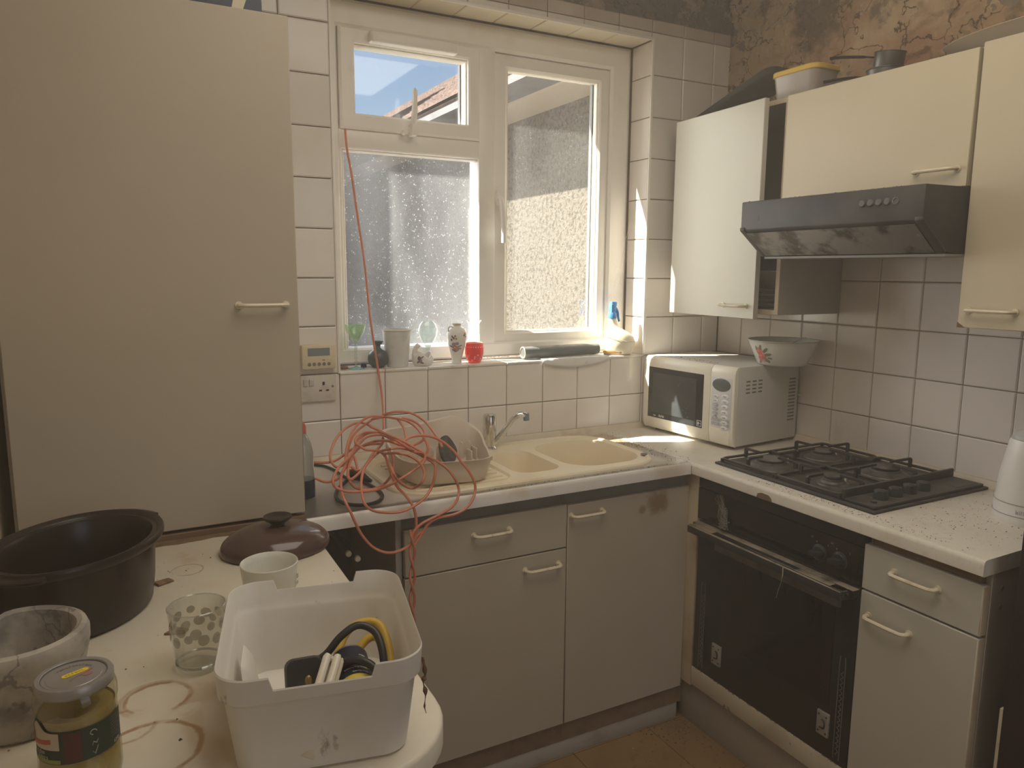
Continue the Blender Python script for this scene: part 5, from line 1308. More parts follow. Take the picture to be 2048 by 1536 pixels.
for sgn in (-1, 1):
    pts = []
    for k in range(9):
        a = (0 if sgn > 0 else pi) - .42 + .84 * k / 8
        for s in (1.0,): pts.append((a, s))
    def pt(a, s, z): return (-.705 + s * (A_ * cos(a) * cos(TH) - B_ * sin(a) * sin(TH)), -.845 + s * (A_ * cos(a) * sin(TH) + B_ * sin(a) * cos(TH)), P0 + z)
    rings = [[pt(a, .96, .126), pt(a, 1.10 - .05 * abs(a - (0 if sgn > 0 else pi)), .128), pt(a, 1.11 - .05 * abs(a - (0 if sgn > 0 else pi)), .134), pt(a, .96, .138)] for a, s in pts]
    MB().loft(rings).obj('handle', STON, t, bevel=.002)
LIDM = mat('brown_glazed_stoneware', (.085, .048, .038), .16, layers=[('noise', (.12, .075, .06), 8, .45, .7, .5)], coat=.3)
t = thing('stoneware_lid', 'glossy brown oval stoneware lid with a knob, lying by the larder cabinet', 'lid', (-.335, -.672, PEN))
LX, LY = -.335, -.680
def lring(s, z, n=48):
    a_ = radians(4)
    return [(LX + s * (.119 * cos(2 * pi * k / n) * cos(a_) - .098 * sin(2 * pi * k / n) * sin(a_)), LY + s * (.119 * cos(2 * pi * k / n) * sin(a_) + .098 * sin(2 * pi * k / n) * cos(a_)), P0 + z) for k in range(n)]
MB().loft([lring(.02, .002), lring(.93, .0), lring(.985, .002), lring(1.0, .008), lring(.985, .016), lring(.95, .024), lring(.86, .034), lring(.70, .044), lring(.50, .051), lring(.28, .055), lring(.02, .056)]).obj('dome', LIDM, t)
MB().lathe([(0, .050), (.013, .050), (.014, .056), (.018, .062), (.029, .069), (.031, .073), (.030, .076), (.025, .0755), (.018, .071), (0, .070)], (LX + .005, LY - .004, P0), 32).obj('knob', STON, t)
t = thing('white_mug', 'white mug with a small black print behind the plastic tub', 'mug', (-.398, -.965, PEN))
MUG = mat('white_mug_glaze', (.74, .74, .68), .2)
MB().lathe([(0, 0), (.040, 0), (.043, .003), (.050, .070), (.0515, .082), (.0505, .0835), (.0490, .082), (.0475, .070), (.041, .008), (0, .006)], (-.398, -.965, P0), 40).obj('body', MUG, t)
CRM = (-.398, -.965)
strokes('black_print', BLACKP, t, lambda u, v: (CRM[0] + .0512 * cos(-.55 + u / .05), CRM[1] + .0512 * sin(-.55 + u / .05), P0 + .052 + v), .016, .010, 3)
strokes('black_print', BLACKP, t, lambda u, v: (CRM[0] + .0506 * cos(-.62 + u / .05), CRM[1] + .0506 * sin(-.62 + u / .05), P0 + .040 + v), .022, .008, 4)
# tumbler with bubble pattern
TUMB = thin_glass('clear_tumbler_glass', (.94, .95, .93), .03, .10)
TUMD = thin_glass('dimpled_tumbler_glass', (.86, .86, .82), .05, .14, (.62, .57, .50), .22)
t = thing('glass_tumbler', 'clear glass tumbler with raised bubbles, left of the white plastic tub', 'glass', (-.537, -1.137, PEN))
GX, GY = -.537, -1.137
MB().lathe([(0, 0), (.031, 0), (.0325, .003), (.0335, .012), (.0425, .100), (.0415, .101), (.0402, .098), (.0315, .014), (0, .012)], (GX, GY, P0), 40).obj('body', TUMB, t)
MB().tube([(GX + .0422 * cos(2 * pi * k / 40), GY + .0422 * sin(2 * pi * k / 40), P0 + .1005) for k in range(40)], .0011, 6, closed=True).obj('rim', GCLR, t)
MB().tube([(GX + .0325 * cos(2 * pi * k / 40), GY + .0325 * sin(2 * pi * k / 40), P0 + .011) for k in range(40)], .0022, 6, closed=True).obj('thick_base', thin_glass('bright_base_glass', (.80, .84, .86), .03, .3), t)
for k in range(22):
    a = 2 * pi * k / 11 + (.28 if k >= 11 else 0)
    h = (.078 if k < 11 else .062) - .004 * (k % 3)
    r_ = .0335 + .009 * (h - .012) / .088
    n_ = Vector((cos(a), sin(a), .1)).normalized()
    rg = MB().lathe([(.0001, .0016), (.004, .0013), (.0072, .0004), (.0085, -.0004)] if k % 3 else [(.0001, .0014), (.003, .0012), (.0055, .0003), (.0065, -.0004)], (0, 0, 0), 16)
    rg.xform(Matrix.Translation((GX + r_ * cos(a), GY + r_ * sin(a), P0 + h)) @ n_.to_track_quat('Z', 'Y').to_matrix().to_4x4())
    rg.obj('bubble', TUMD, t)
# marble mortar
MARB = mat('grey_veined_marble', (.42, .39, .34), .45, layers=[('noise', (.16, .15, .14), 8, .46, .62, .8), ('noise', (.58, .53, .45), 14, .5, .68, .6), ('cracks', (.12, .11, .10), 8, .03, .6)])
t = thing('marble_mortar', 'grey marble mortar with a spout notch, cut by the left photo edge', 'mortar', (-.765, -1.185, PEN))
MX, MY = -.765, -1.180
rings = []
for r_, h in ((.001, 0), (.058, 0), (.064, .005), (.070, .03), (.080, .075), (.0865, .105), (.0870, .120), (.0840, .128), (.0780, .131), (.0715, .127), (.0680, .11), (.060, .06), (.03, .035), (.001, .030)):
    ring = []
    for k in range(48):
        a = 2 * pi * k / 48
        d = math.exp(-(((a - 2.05) % (2 * pi)) / .16) ** 2) + math.exp(-((((2.05 - a) % (2 * pi))) / .16) ** 2)
        dip = min(1, d) * (.010 if h > .1 else 0)
        ring.append((MX + (r_ + dip * .5) * cos(a), MY + (r_ + dip * .5) * sin(a), P0 + h - dip))
    rings.append(ring)
MB().loft(rings).obj('bowl', MARB, t)
# jar
JX, JY = -.690, -1.352
t = thing('pickle_jar', 'glass jar with silver lid, yellow price sticker and dark green label', 'jar', (JX, JY, PEN))
JG = thin_glass('jar_glass', (.86, .86, .74), .03, .10)
jp = [(.038, 0), (.0425, .004), (.0445, .012), (.0445, .040), (.0430, .046), (.0430, .098), (.0445, .104), (.0445, .116), (.042, .126), (.039, .129)]
MB().lathe([(0, 0)] + jp + [(0, .1292)], (JX, JY, P0), 44).obj('body', JG, t)
MB().lathe([(0, .004)] + [(max(.01, r_ - .002), max(.004, h)) for r_, h in jp[:6]] + [(.0412, .095), (0, .0955)], (JX, JY, P0), 40).obj('contents', mat('yellow_mush', (.42, .31, .10), .5, layers=[('noise', (.30, .20, .06), 30, .45, .7, .7), ('noise', (.50, .42, .20), 60, .5, .7, .6)]), t)
LIDS = mat('dull_silver_lid', (.40, .39, .385), .38, metal=.55, layers=[('noise', (.30, .27, .25), 10, .45, .7, .6)])
MB().lathe([(0, .124), (.0415, .124), (.0420, .126), (.0420, .134), (.0405, .1365), (.036, .1365), (.0345, .1345), (.030, .1345), (.0295, .1350), (0, .1350)], (JX, JY, P0), 44).obj('lid', LIDS, t)
MB().tube([(JX + .0362 * cos(2 * pi * k / 40), JY + .0362 * sin(2 * pi * k / 40), P0 + .1352) for k in range(40)], .0022, 6, closed=True, flat=.3).obj('dark_ring', mat('dark_grey_lid_print', (.12, .12, .115), .4), t)
STK = mat('yellow_sticker', (.80, .60, .04), .5)
def onlid(u, v, d=.0004): # u along sticker, v across
    a = radians(24)
    return (JX + .001 + u * cos(a) - v * sin(a), JY + .004 + u * sin(a) + v * cos(a), P0 + .1351 + d)
st = MB().loft([[onlid(x, y, d) for x, y in rrect(.030, .0078, .0038, 5)] for d in (0, .0005)]).obj('price_sticker', STK, t)
strokes('sticker_print', mat('brown_print', (.30, .20, .03), .6), st, lambda u, v: onlid(-.011 + u, -.0018 + v, .0007), .022, .0036, 6)
RPR = mat('faded_red_print', (.33, .17, .15), .5)
strokes('lid_print', bpy.data.materials['dark_grey_lid_print'], t, lambda u, v: (JX + (.0215 + v) * cos(2.45 - u / .0215), JY + (.0215 + v) * sin(2.45 - u / .0215), P0 + .1353), .040, .0036, 12)
MB().loft([[onlid(.009 + .0055 * cos(2 * pi * k / 16), -.013 + .0038 * sin(2 * pi * k / 16), d) for k in range(16)] for d in (0, .0004)]).obj('lid_print', RPR, t)
MB().tube(smooth_path([onlid(-.012, -.014, .0002), onlid(-.002, -.010, .0002), onlid(.006, -.008, .0002), onlid(.018, -.003, .0002)], 4), [.0005] * 6 + [.0016] * 7, 6, flat=.2).obj('lid_print', RPR, t)
LAB = mat('dark_green_label', (.030, .045, .030), .5)
def onjar(a, h, d=.0): return (JX + (.0432 + d) * cos(a), JY + (.0432 + d) * sin(a), P0 + h)
def jpatch(name, m, par, a0, a1, h0, h1, d, n=14, top=None):
    vs = []
    for k in range(n + 1):
        a = a0 + (a1 - a0) * k / n
        vs += [onjar(a, h0, d), onjar(a, (top(k / n) if top else h1), d)]
    return MB().add(vs, [(2 * k, 2 * k + 2, 2 * k + 3, 2 * k + 1) for k in range(n)]).obj(name, m, par)
lb = jpatch('label', LAB, t, radians(150), radians(355), .048, .088, .0006, 40, top=lambda u: .088 + .016 * math.exp(-((u - .28) / .06) ** 2))
CRL = mat('cream_label_panel', (.48, .40, .30), .55)
a0, a1 = radians(168), radians(246)
jpatch('label_panel', CRL, lb, a0, a1, .066, .086, .0010, top=lambda u: .087 + .012 * math.exp(-((u - .5) / .16) ** 2))
jpatch('label_panel', mat('olive_label_band', (.24, .27, .05), .5), lb, a0, a1, .049, .054, .0010)
jpatch('label_panel', mat('maroon_label_text', (.095, .030, .028), .5), lb, radians(252), radians(276), .050, .086, .0009)
rb = []
for k in range(13):
    u = k / 12
    rb.append((a0 + (a1 - a0) * (.12 + .72 * u), .0725 + .004 * u * u))
vs = []
for a, h in rb: vs += [onjar(a, h - .0025, .0014), onjar(a, h + .0028, .0014)]
MB().add(vs, [(2 * k, 2 * k + 2, 2 * k + 3, 2 * k + 1) for k in range(12)]).obj('red_ribbon', mat('red_ribbon_print', (.42, .08, .07), .5), lb)
PALE = mat('pale_label_lettering', (.30, .29, .22), .5)
jpatch('face_oval', mat('brown_figure_print', (.25, .17, .11), .5), lb, radians(182), radians(200), .077, .092, .0013, top=lambda u: .079 + .014 * sin(pi * u))
def jwarp(a0, h0): return lambda c: Vector(onjar(a0 + c.x / .0438, h0 + c.y, .0012 + c.z))
text('label_lettering', 'ngha', .0075, PALE, lb, (0, 0, 0), (1, 0, 0), (0, 1, 0), warp=jwarp(radians(203), .0605))
text('label_lettering', 'nders', .0075, PALE, lb, (0, 0, 0), (1, 0, 0), (0, 1, 0), warp=jwarp(radians(205), .0545))
text('label_lettering', '620g', .006, PALE, lb, (0, 0, 0), (1, 0, 0), (0, 1, 0), warp=jwarp(radians(326), .0505))
for j in range(8):
    strokes('small_print', mat('grey_small_print', (.22, .22, .18), .6) if j == 0 else bpy.data.materials['grey_small_print'], lb, lambda u, v, j=j: onjar(radians(322) + u / .0438, .084 - j * .0034 + v, .0011), .016 if j % 3 else .012, .0016, 9)
# recycling loop, leaf, tick
MB().tube([onjar(radians(293) + .0035 / .0438 * cos(2 * pi * k / 14), .080 + .003 * sin(2 * pi * k / 14), .0014) for k in range(11)], .0007, 5).obj('loop_mark', PALE, lb)
MB().tube([onjar(radians(290), .064, .0014), onjar(radians(292), .068, .0014), onjar(radians(296), .0655, .0014), onjar(radians(299), .0695, .0014)], [.0004, .0010, .0010, .0003], 5).obj('leaf_mark', PALE, lb)
MB().tube([onjar(radians(290), .0565, .0014), onjar(radians(293), .0525, .0014), onjar(radians(298), .0615, .0014)], [.0006, .0009, .0005], 5).obj('tick_mark', PALE, lb)
# wood chips, scrap
t = tag(MB().box(-.016, .016, -.010, .010, 0, .004).obj('wood_chip', mat('striped_wood', (.30, .18, .11), .7, layers=[('noise', (.14, .08, .05), 40, .48, .6, .9, (1, 5, 1))], coords='object'), loc=(-.568, -.770, P0), rot=(0, radians(4), radians(28)), bevel=.0008), 'small striped wood chip on the worktop beside the slow cooker pot', 'wood chip')
t = tag(MB().prism([(-.018, -.006), (.014, -.010), (.020, .004), (-.002, .016)], 0, .0035).obj('wood_chip', mat('dull_brown_chip', (.24, .16, .11), .7), loc=(-.562, -1.003, P0), rot=(0, 0, radians(-14)), bevel=.0006), 'dull brown wood chip on the worktop behind the glass tumbler', 'wood chip')

# plastic tub and what it holds
tub = thing('plastic_tub', 'white plastic tub with notched rim holding plug, bulb and spray can', 'tub', (-.3975, -1.3465, PEN), radians(-11.6), world=False)
TUB = mat('scuffed_white_plastic', (.74, .71, .66), .38, sss=.04, layers=[('noise', (.56, .50, .42), 5, .5, .75, .5), ('noise', (.20, .16, .12), 26, .64, .74, .8, (1, 1, .5)), ('spots', (.10, .07, .05), 34, .08, .9)], coords='object')
def tring(w, d, r, z, notch=0):
    P = rrect(w, d, r, 9)
    # resample with extra points along the long sides so that the rim notches are crisp
    out = []
    n = len(P)
    for i in range(n):
        a, b = Vector(P[i]), Vector(P[(i + 1) % n])
        L_ = (b - a).length
        out.append((a.x, a.y))
        if L_ > .05 and abs(a.y - b.y) < 1e-6:
            for xx in ((-.0625, -.0575, .0575, .0625) if b.x > a.x else (.0625, .0575, -.0575, -.0625)):
                out.append((xx, a.y))
    res = []
    for x, y in out:
        zz = z
        if notch and abs(y) > d * .40 and abs(x) < .06: zz = z - notch
        res.append((x, y, zz))
    return res
HT = .142
MB().loft([tring(.196, .238, .030, .001), tring(.212, .252, .034, .004), tring(.218, .258, .034, .030), tring(.234, .273, .037, HT - .044), tring(.239, .278, .038, HT - .038), tring(.247, .287, .040, HT - .034, .0), tring(.252, .292, .042, HT - .002, .016), tring(.250, .290, .042, HT, .016), tring(.2475, .2875, .041, HT - .002, .016),
           tring(.242, .282, .039, HT - .032, 0), tring(.234, .273, .036, HT - .040), tring(.229, .268, .036, HT - .046), tring(.213, .253, .033, .030), tring(.200, .240, .030, .007), tring(.186, .228, .028, .005)]).obj('body', TUB, tub, sharp=30)
MB().loft([[(-.093 - .012 * z / .1, y, .01 + z) for y, z in ((-.06, 0), (-.02, .085), (.045, .085), (.075, 0))], [(-.082 - .012 * z / .1, y, .01 + z) for y, z in ((-.05, 0), (-.012, .07), (.037, .07), (.065, 0))]]).obj('moulded_rib', TUB, tub, bevel=.003)
TM = Matrix.Translation((-.3975, -1.3465, PEN)) @ Matrix.Rotation(radians(-11.6), 4, 'Z')
def tw(x, y, z): return tuple(TM @ Vector((x, y, z)))
# black plug with its cable
t = thing('black_plug', 'black three-pin plug with thick black cable, lying in the white tub', 'plug', tw(-.02, .03, .01))
pl = MB().loft([[(x * s, y * s, z) for x, y in rrect(.052, .056, .012, 4)] for s, z in ((.85, 0), (1, .004), (1, .016), (.9, .024))])
M_ = Matrix.Translation(tw(-.022, -.008, .058)) @ Matrix.Rotation(radians(-8), 4, 'Z') @ Matrix.Rotation(radians(62), 4, 'X')
pl.xform(M_).obj('plug_body', BLACKP, t)
MB().lathe([(0, .0), (.005, .0), (.004, .0012), (0, .0012)], (0, 0, 0), 14, sy=1.5).xform(M_ @ Matrix.Translation((.004, -.004, .024))).obj('screw', mat('brass_screw', (.30, .20, .08), .4, metal=.6), t)
pw = [(-.005, .03, .06), (.010, .015, .078), (.030, .020, .098), (.055, .028, .108), (.078, .018, .100), (.086, -.004, .080), (.085, -.026, .055), (.078, -.045, .035)]
MB().tube(smooth_path([tw(*p) for p in pw], 6), .0056, 10).obj('cable', BLACKP, t)
pw = [(.0, -.01, .062), (.028, -.026, .082), (.052, -.036, .088), (.070, -.048, .080), (.076, -.064, .058), (.072, -.076, .036)]
MB().tube(smooth_path([tw(*p) for p in pw], 6), .0056, 10).obj('cable', BLACKP, t)
# yellow cable
pw = [(.020, .030, .050), (.038, .062, .078), (.062, .076, .088), (.088, .070, .086), (.098, .045, .070), (.100, .010, .045), (.096, -.04, .030), (.05, -.08, .018), (.0, -.07, .016), (-.005, -.03, .016), (.03, .02, .020), (.060, .056, .060), (.084, .060, .070), (.094, .03, .052), (.093, -.02, .022)]
tag(based(MB().tube(smooth_path([tw(*p) for p in pw], 6), .0062, 10).obj('yellow_cable', mat('dull_yellow_cable', (.58, .38, .05), .45)), *tw(.05, 0, .01)), 'coil of thick yellow cable in the white tub behind the spray can', 'cable')
# energy-saving bulb
t = thing('energy_saving_bulb', 'pale stick-shaped energy-saving bulb leaning in the white tub', 'bulb', tw(.0, -.10, .02))
b0, b1 = Vector(tw(-.012, -.094, .040)), Vector(tw(.018, -.034, .098))
ax = (b1 - b0).normalized(); sd_ = ax.cross(Vector((0, 0, 1))).normalized(); fr_ = sd_.cross(ax)
BULB = mat('milky_bulb_tube', (.70, .66, .56), .25); BASE = mat('cream_bulb_base', (.66, .58, .44), .4)
bm_ = MB()
for s in (-1, 1):
    for f in (-1, 1):
        o_ = sd_ * (.0072 * s) + fr_ * (.006 * f)
        bm_.tube([b0 + o_, b0 + (b1 - b0) * .96 + o_, b1 + o_ * .9], [.0058, .0058, .0045], 10)
bm_.tube([b1 - sd_ * .0072 - ax * .004, b1 + sd_ * .0072 - ax * .004], .0045, 8)
bm_.obj('tubes', BULB, t)
bb = MB().tube([b0 + ax * .004, b0 + ax * .001, b0 - ax * .006, b0 - ax * .008, b0 - ax * .030, b0 - ax * .040], [.013, .0165, .0172, .0182, .0195, .0130], 24)
bb.obj('base', BASE, t)
# spray can, lying with its print upside down
t = thing('spray_can', 'blue and yellow spray can lying in the white tub under the black cable', 'can', tw(.045, -.06, .01))
c0, c1 = Vector(tw(.052, -.118, .034)), Vector(tw(.040, .022, .062))
cx = (c1 - c0); cl = cx.length; cx.normalize(); cs = cx.cross(Vector((0, 0, 1))).normalized(); cu_ = cs.cross(cx)
CR = .0265
NAVY = mat('navy_can_print', (.022, .024, .045), .35); YCAN = mat('yellow_can_print', (.66, .50, .06), .35, layers=[('noise', (.50, .36, .05), 40, .5, .68, .5)])
def can_seg(name, m, f0, f1): return MB().cyl(c0 + cx * cl * f0, c0 + cx * cl * f1, CR, seg=36).obj(name, m, t)
can_seg('yellow_band', YCAN, .0, .555)
nv = can_seg('navy_band', NAVY, .555, .96)
MB().tube([c0 + cx * cl * .96, c0 + cx * cl * .985, c0 + cx * cl], [CR, CR * .97, CR * .9], 36).obj('rim', mat('steel_can_rim', (.35, .33, .31), .35, metal=.8), t)
def oncan(u, v, d=.0004):   # u: along the upside-down text line, v: up from the line
    a = radians(90) + u / CR
    return c0 + cx * (cl * .90 - v) + (cs * cos(a) + cu_ * sin(a)) * (CR + d)
SILV = mat('silver_can_lettering', (.62, .62, .60), .4)
def cwarp(u0, v0): return lambda c: oncan(u0 + c.x, v0 + c.y, .0004 + c.z)
for k, (w_, h_) in enumerate((('400ml', .004), ('Loosens Parts', .0036), ('Cleans and Protects', .0036), ('Drives Out Moisture', .0038), ('Stops Squeaks', .0038))):
    text('can_lettering', ('\u2022 ' if k > 1 else '') + w_, h_, SILV, nv, (0, 0, 0), (1, 0, 0), (0, 1, 0), warp=cwarp(-.020, (.010, .018, .028, .036, .044)[k]))
text('can_lettering', 'WD-40', .026, mat('navy_can_lettering', (.02, .03, .10), .35), t, (0, 0, 0), (1, 0, 0), (0, 1, 0), warp=cwarp(-.030, .062))
# shred of dry leaf hanging from the rim
m = MB()
pts = [tw(.126, -.108, .120), tw(.129, -.110, .098), tw(.126, -.112, .088), tw(.129, -.112, .072), tw(.127, -.114, .055), tw(.129, -.115, .045)]
m.tube(smooth_path(pts, 5), [.0012, .0022, .0016, .0030, .0035, .0018, .0012, .0030, .0042, .0030, .0010, .0007, .0010, .0024, .0034, .0024, .0010, .0006, .0005, .0010, .0016, .0010, .0006, .0005, .0004, .0004], 6)
tag(based(m.obj('dry_debris', mat('dry_brown_debris', (.16, .09, .05), .9)), *pts[-1]), 'shred of dry brown debris hanging from the right side of the tub', 'debris')

# ------------------------------------------------------------------ on top of and inside the wall cabinets
t = thing('storage_box', 'clear plastic food box with a yellow lid on top of the hood cabinet', 'box', (1.40, -.55, 2.083))
FOOD = mat('milky_food_box', (.42, .37, .33), .3, layers=[('noise', (.55, .52, .48), 8, .5, .75, .4)])
def fr(w, d, r, z): return [(1.395 + x, -.545 + y, 2.083 + z) for x, y in rrect(w, d, r, 5)]
MB().loft([fr(.10, .15, .02, 0), fr(.105, .155, .022, .004), fr(.120, .175, .026, .078), fr(.124, .180, .026, .084)]).obj('body', FOOD, t)
MB().loft([fr(.126, .182, .028, .080), fr(.130, .186, .03, .082), fr(.130, .186, .03, .094), fr(.124, .18, .028, .097), fr(.112, .168, .024, .094)]).obj('lid', mat('yellow_lid', (.72, .48, .10), .4), t)
PANM = mat('dull_steel_pan', (.15, .145, .14), .38, metal=.6, layers=[('noise', (.07, .065, .06), 14, .45, .7, .6)])
def saucepan(label, x, y, z, r, h, tilt, ang, n):
    t = thing('saucepan', label, 'pan', (x, y, z))
    Mx = Matrix.Translation((x, y, z)) @ Matrix.Rotation(tilt, 4, 'X')
    MB().lathe([(0, 0), (r * .92, 0), (r * .96, .004), (r, h), (r * 1.05, h + .001), (r * 1.05, h + .003), (r * .97, h), (r * .92, .006), (0, .005)], (0, 0, 0), 32).xform(Mx).obj('pan', PANM, t)
    d_ = Vector((cos(ang), sin(ang), 0))
    MB().tube(smooth_path([d_ * r + Vector((0, 0, h * .8)), d_ * (r + .03) + Vector((0, 0, h * .85)), d_ * (r + .09) + Vector((0, 0, h * .9)), d_ * (r + .125) + Vector((0, 0, h * .86))], 4), [.005] * 4 + [.009] * 9, 8, flat=.5).xform(Mx).obj('handle', BLACKP, t)
    return t
saucepan('lower dull steel saucepan of the stack on the hood cabinet', 1.44, -.800, 2.083, .052, .045, 0, radians(112), 0)
saucepan('upper dark saucepan tilted in the stack on the hood cabinet', 1.445, -.802, 2.132, .042, .044, radians(6), radians(118), 1)
t = thing('oval_platter', 'large pale oval platter lying on top of the right wall cabinets', 'platter', (1.44, -1.28, 2.090))
MB().loft([[(1.44 + a * cos(2 * pi * k / 56), -1.285 + b * sin(2 * pi * k / 56), 2.0905 + z) for k in range(56)] for a, b, z in ((.002, .004, 0), (.075, .20, 0), (.085, .215, .004), (.128, .295, .040), (.133, .302, .043), (.131, .300, .045), (.124, .288, .041), (.08, .20, .010), (.002, .004, .008))]).obj('dish', mat('pale_stoneware', (.55, .47, .36), .5, layers=[('noise', (.42, .35, .26), 5, .45, .7, .5)]), t)
t = tag(MB().loft([[(x, y, 0) for x, y in rrect(.15, .38, .03, 5)], [(x, y, .004) for x, y in rrect(.165, .395, .035, 5)], [(x, y, .015) for x, y in rrect(.18, .41, .04, 5)], [(x, y, .016) for x, y in rrect(.174, .404, .04, 5)], [(x, y, .006) for x, y in rrect(.15, .38, .03, 5)]]).obj('baking_tray', mat('blackened_tray', (.04, .038, .037), .55, layers=[('noise', (.10, .09, .08), 12, .5, .7, .6)]), loc=(1.455, -.225, 2.148), rot=(radians(-17), radians(0), 0)), 'blackened baking tray leaning on top of the corner wall cabinet', 'tray')
WHT = mat('stacked_white_plate', (.62, .62, .58), .3)
for k in range(4):
    tag(MB().lathe([(0, 0), (.05, 0), (.07, .005), (.098, .014), (.100, .016), (.097, .016), (.068, .008), (0, .004)], (0, 0, 0), 32).obj('plate', WHT, loc=(1.43, -.46, 1.4155 + k * .0165)), 'white plate in the stack inside the corner wall cabinet', 'plate', 'stacked plates inside the wall cabinet')
tag(MB().lathe([(0, 0), (.040, 0), (.045, .006), (.085, .058), (.083, .060), (.042, .010), (0, .007)], (0, 0, 0), 32).obj('cereal_bowl', WHT, loc=(1.43, -.46, 1.4155 + 3 * .0165 + .0168)), 'white bowl on top of the plates inside the corner wall cabinet', 'bowl')
# painted tins on top of the larder cabinet
t = thing('folded_box', 'dark blue and white packaging on top of the larder cabinet', 'box', (-.34, -.33, 2.092))
box('carton', mat('dark_blue_card', (.06, .08, .12), .6), t, -.44, -.27, -.42, -.20, 2.0925, 2.165, bevel=.003)
MB().loft([[(-.345 + dx, -.4206, 2.0935), (-.325 + dx, -.4206, 2.0935), (-.300 + dx, -.4206, 2.163), (-.330 + dx, -.4206, 2.163)] for dx in (0,)] + [[(-.345, -.4203, 2.0935), (-.325, -.4203, 2.0935), (-.300, -.4203, 2.163), (-.330, -.4203, 2.163)]]).obj('white_stripe', mat('cream_card', (.70, .62, .48), .6), t, smooth=False)

# ------------------------------------------------------------------ crumbs, dust and cobweb
def crumbs(name, label, n, place, m, smin, smax, seed, cat='debris', parent=None):
    R = random.Random(seed)
    b = MB()
    for i in range(n):
        p = place(R)
        if p is None: continue
        s = smin + (smax - smin) * R.random() ** 3
        x, y, z = p
        v = [(x + s * R.uniform(.5, 1.3), y + s * R.uniform(-.6, .6), z), (x - s * R.uniform(.4, 1.2), y + s * R.uniform(.2, .9), z), (x - s * R.uniform(.2, .8), y - s * R.uniform(.4, 1.2), z), (x + s * R.uniform(-.3, .3), y + s * R.uniform(-.3, .3), z + s * R.uniform(.5, 1.1))]
        b.add(v, [(0, 1, 3), (1, 2, 3), (2, 0, 3), (0, 2, 1)])
    o = b.obj(name, m, parent, smooth=False)
    o['kind'] = 'stuff'
    if parent is None: tag(o, label, cat)
    return o
CRB = mat('brown_crumb', (.17, .11, .06), .9, layers=[('noise', (.42, .32, .20), 90, .5, .6, .8)])
CRD = mat('dark_crumb', (.09, .065, .045), .9, layers=[('noise', (.28, .22, .15), 120, .52, .6, .7)])
def gauss(cx, cy, sx, sy, z, ok=lambda x, y: True):
    def f(R):
        x, y = R.gauss(cx, sx), R.gauss(cy, sy)
        return (x, y, z) if ok(x, y) else None
    return f
inh = lambda x, y: XRF + .012 < x < 1.055 and -1.45 < y < -.5
crumbs('crumbs', 'brown crumbs along the front of the hob worktop', 420, gauss(1.035, -1.06, .012, .16, ZW, inh), CRB, .0007, .0028, 1)
crumbs('crumbs', 'scattered dark crumbs between the hob and the kettle', 420, gauss(1.24, -1.26, .13, .07, ZW, lambda x, y: 1.015 < x < 1.55 and -1.445 < y < -1.152 and math.hypot(x - KX, y - KY) > .085), CRD, .0006, .0026, 2)
crumbs('crumbs', 'brown debris on the worktop right of the sink', 700, gauss(.99, -.26, .035, .13, ZW, lambda x, y: .935 < x < 1.17 and -.50 < y < -.03), CRB, .0006, .0028, 3)
crumbs('crumbs', 'dark crumbs along the front lip of the sink worktop', 300, gauss(.62, -.511, .24, .004, ZW, lambda x, y: -.1 < x < 1.0 and -.517 < y < -.503), CRD, .0006, .0024, 4)
crumbs('crumbs', 'brown crumbs scattered over the gas hob tray', 330, gauss(1.30, -.84, .14, .13, ZW + .011, lambda x, y: 1.075 < x < 1.54 and -1.03 < y < -.59), CRB, .0006, .0025, 5)
crumbs('crumbs', 'dark specks on the left worktop', 120, gauss(-.52, -.95, .12, .22, PEN, lambda x, y: -.84 < x < -.25 and -1.45 < y < -.57 and math.hypot(x + .705, y + .845) > .15 and math.hypot(x - GX, y - GY) > .05), CRD, .0006, .0030, 6)
crumbs('crumbs', 'orange-brown crumbs on the right part of the sill', 260, gauss(1.02, .03, .07, .03, ZS, lambda x, y: .6 < x < 1.19 and -.002 < y < .11), CRB, .0005, .0022, 7)
crumbs('crumbs', 'crumbs and dirt on top of the microwave front edge', 200, lambda R: (lambda q: (q[0], q[1], ZW + H + .0015))((1.193 + .03 + R.random() * .05 - .0, -.07 - R.random() * .30)), CRB, .0006, .0024, 8)
crumbs('rubble', 'crumbly plaster dirt along the foot of the oven', 900, lambda R: (FX + .0035 + R.random() * .012, -.56 - R.random() * .585, .2222), CRB, .0008, .0045, 9)
crumbs('floor_dirt', 'dirt and flakes on the floor in the plinth corner', 500, lambda R: (lambda x, y: (x, y, .0005) if y < -.49 else None)(1.035 - abs(R.gauss(0, .10)), -.495 - abs(R.gauss(0, .12))), CRB, .0008, .005, 10)
crumbs('flakes', 'fluff and flakes along the top edge of the cooker hood', 260, lambda R: (1.105 + R.random() * .02, -.60 - R.random() * .57, 1.7482), CRD, .0008, .0032, 11)
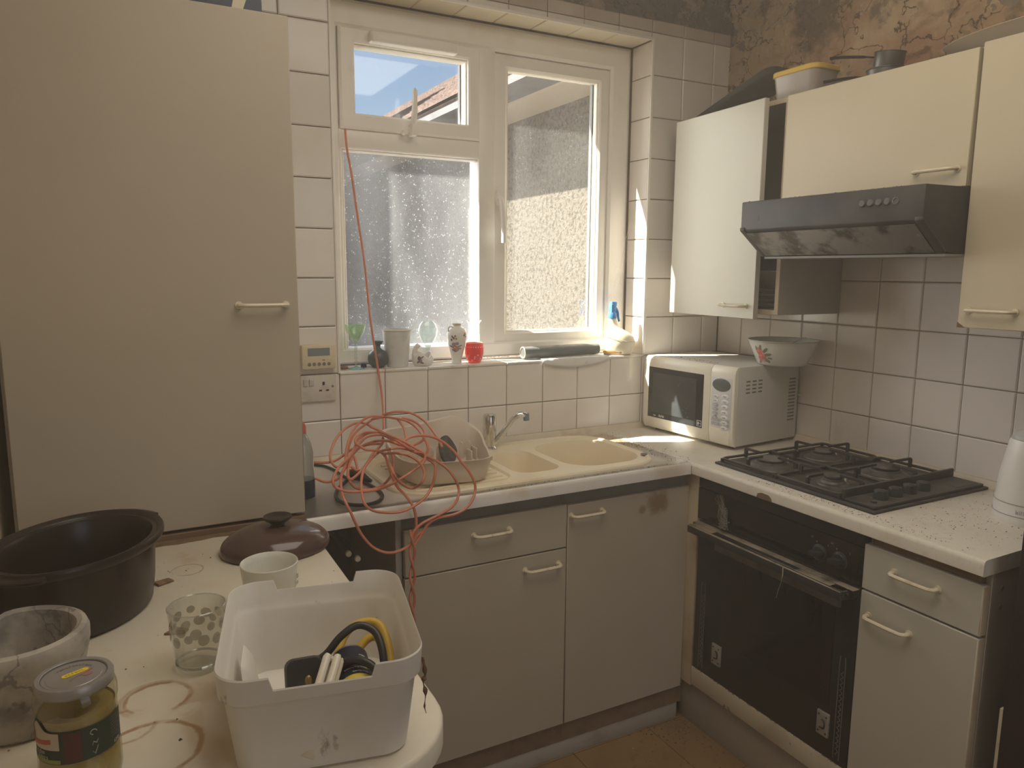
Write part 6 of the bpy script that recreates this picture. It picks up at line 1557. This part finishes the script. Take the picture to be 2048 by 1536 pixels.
# cobweb with trapped debris on the oven panel, and a dangling strand
WEB = mat('grey_cobweb', (.34, .31, .26), .9)
R = random.Random(4)
m = MB()
cw = Vector((FX - .004, -.668, .805))
for k in range(46):
    a = R.uniform(-.5, .5)
    p = cw + Vector((R.uniform(-.006, 0), R.uniform(-.02, .02), R.uniform(-.005, .012)))
    q = cw + Vector((-.004, -.006 + R.uniform(-.018, .018), -.050 - R.random() * .014))
    m.tube(smooth_path([p, p.lerp(q, .5) + Vector((R.uniform(-.008, .004), R.uniform(-.012, .012), 0)), q], 3), .00028, 3)
for k in range(90):
    q = cw + Vector((-.004 + R.uniform(-.004, .002), -.004 + R.gauss(0, .009), -.028 - R.random() * .034))
    s = .0008 + .0018 * R.random()
    m.add([q + Vector((s, 0, 0)), q + Vector((-s, s, 0)), q + Vector((-s, -s, .3 * s)), q + Vector((0, 0, 1.4 * s))], [(0, 1, 3), (1, 2, 3), (2, 0, 3), (0, 2, 1)])
for k in range(24):
    p = cw + Vector((-.002, .02 + R.uniform(-.02, .02), .03 + R.uniform(-.02, .02)))
    m.tube([p, cw + Vector((-.003, R.uniform(-.015, .015), R.uniform(-.01, .01)))], .0002, 3)
o = m.obj('cobweb', WEB, smooth=False); o['kind'] = 'stuff'
tag(based(o, *(cw - Vector((0, 0, .06)))), 'dusty cobweb clump hanging on the oven control panel', 'cobweb')
m = MB().tube(smooth_path([(.957, -.960, .7345), (.955, -.962, .715), (.955, -.958, .69), (.956, -.950, .665), (.956, -.944, .640)], 5), [.0018] * 7 + [.0006] * 14, 5)
tag(based(m.obj('cobweb_strand', WEB), .956, -.944, .640), 'thin dangling cobweb strand below the oven ledge handle', 'cobweb')
m = MB()
for k in range(5):
    z_ = 1.33 + k * .03
    m.tube(smooth_path([(1.060 - k * .004, .10, 1.30 + k * .004), (1.09, .085, 1.38 + k * .012), (1.13, .07, 1.50 + k * .02), (1.165, .055, 1.62 + k * .025)], 4), .00025, 3)
o = m.obj('cobweb', WEB, smooth=False); o['kind'] = 'stuff'
tag(based(o, 1.06, .10, 1.30), 'thin cobweb strands in the right corner of the window', 'cobweb')

# ------------------------------------------------------------------ room haze: dusty air, also standing in for lens glare
hm = bpy.data.materials.new('dust_glare_haze'); hm.use_nodes = True
nt = hm.node_tree; nt.nodes.clear()
ho = nt.nodes.new('ShaderNodeOutputMaterial'); hv = nt.nodes.new('ShaderNodeVolumeScatter')
hv.inputs['Color'].default_value = (1.0, .97, .92, 1); hv.inputs['Density'].default_value = HAZE; hv.inputs['Anisotropy'].default_value = .55
nt.links.new(hv.outputs[0], ho.inputs['Volume'])
hz = MB().box(XL + .002, XR - .002, YF + .005, -.012, .002, ZC - .005).obj('haze', hm, smooth=False)
hz['kind'] = 'structure'
SC.cycles.volume_bounces = 1
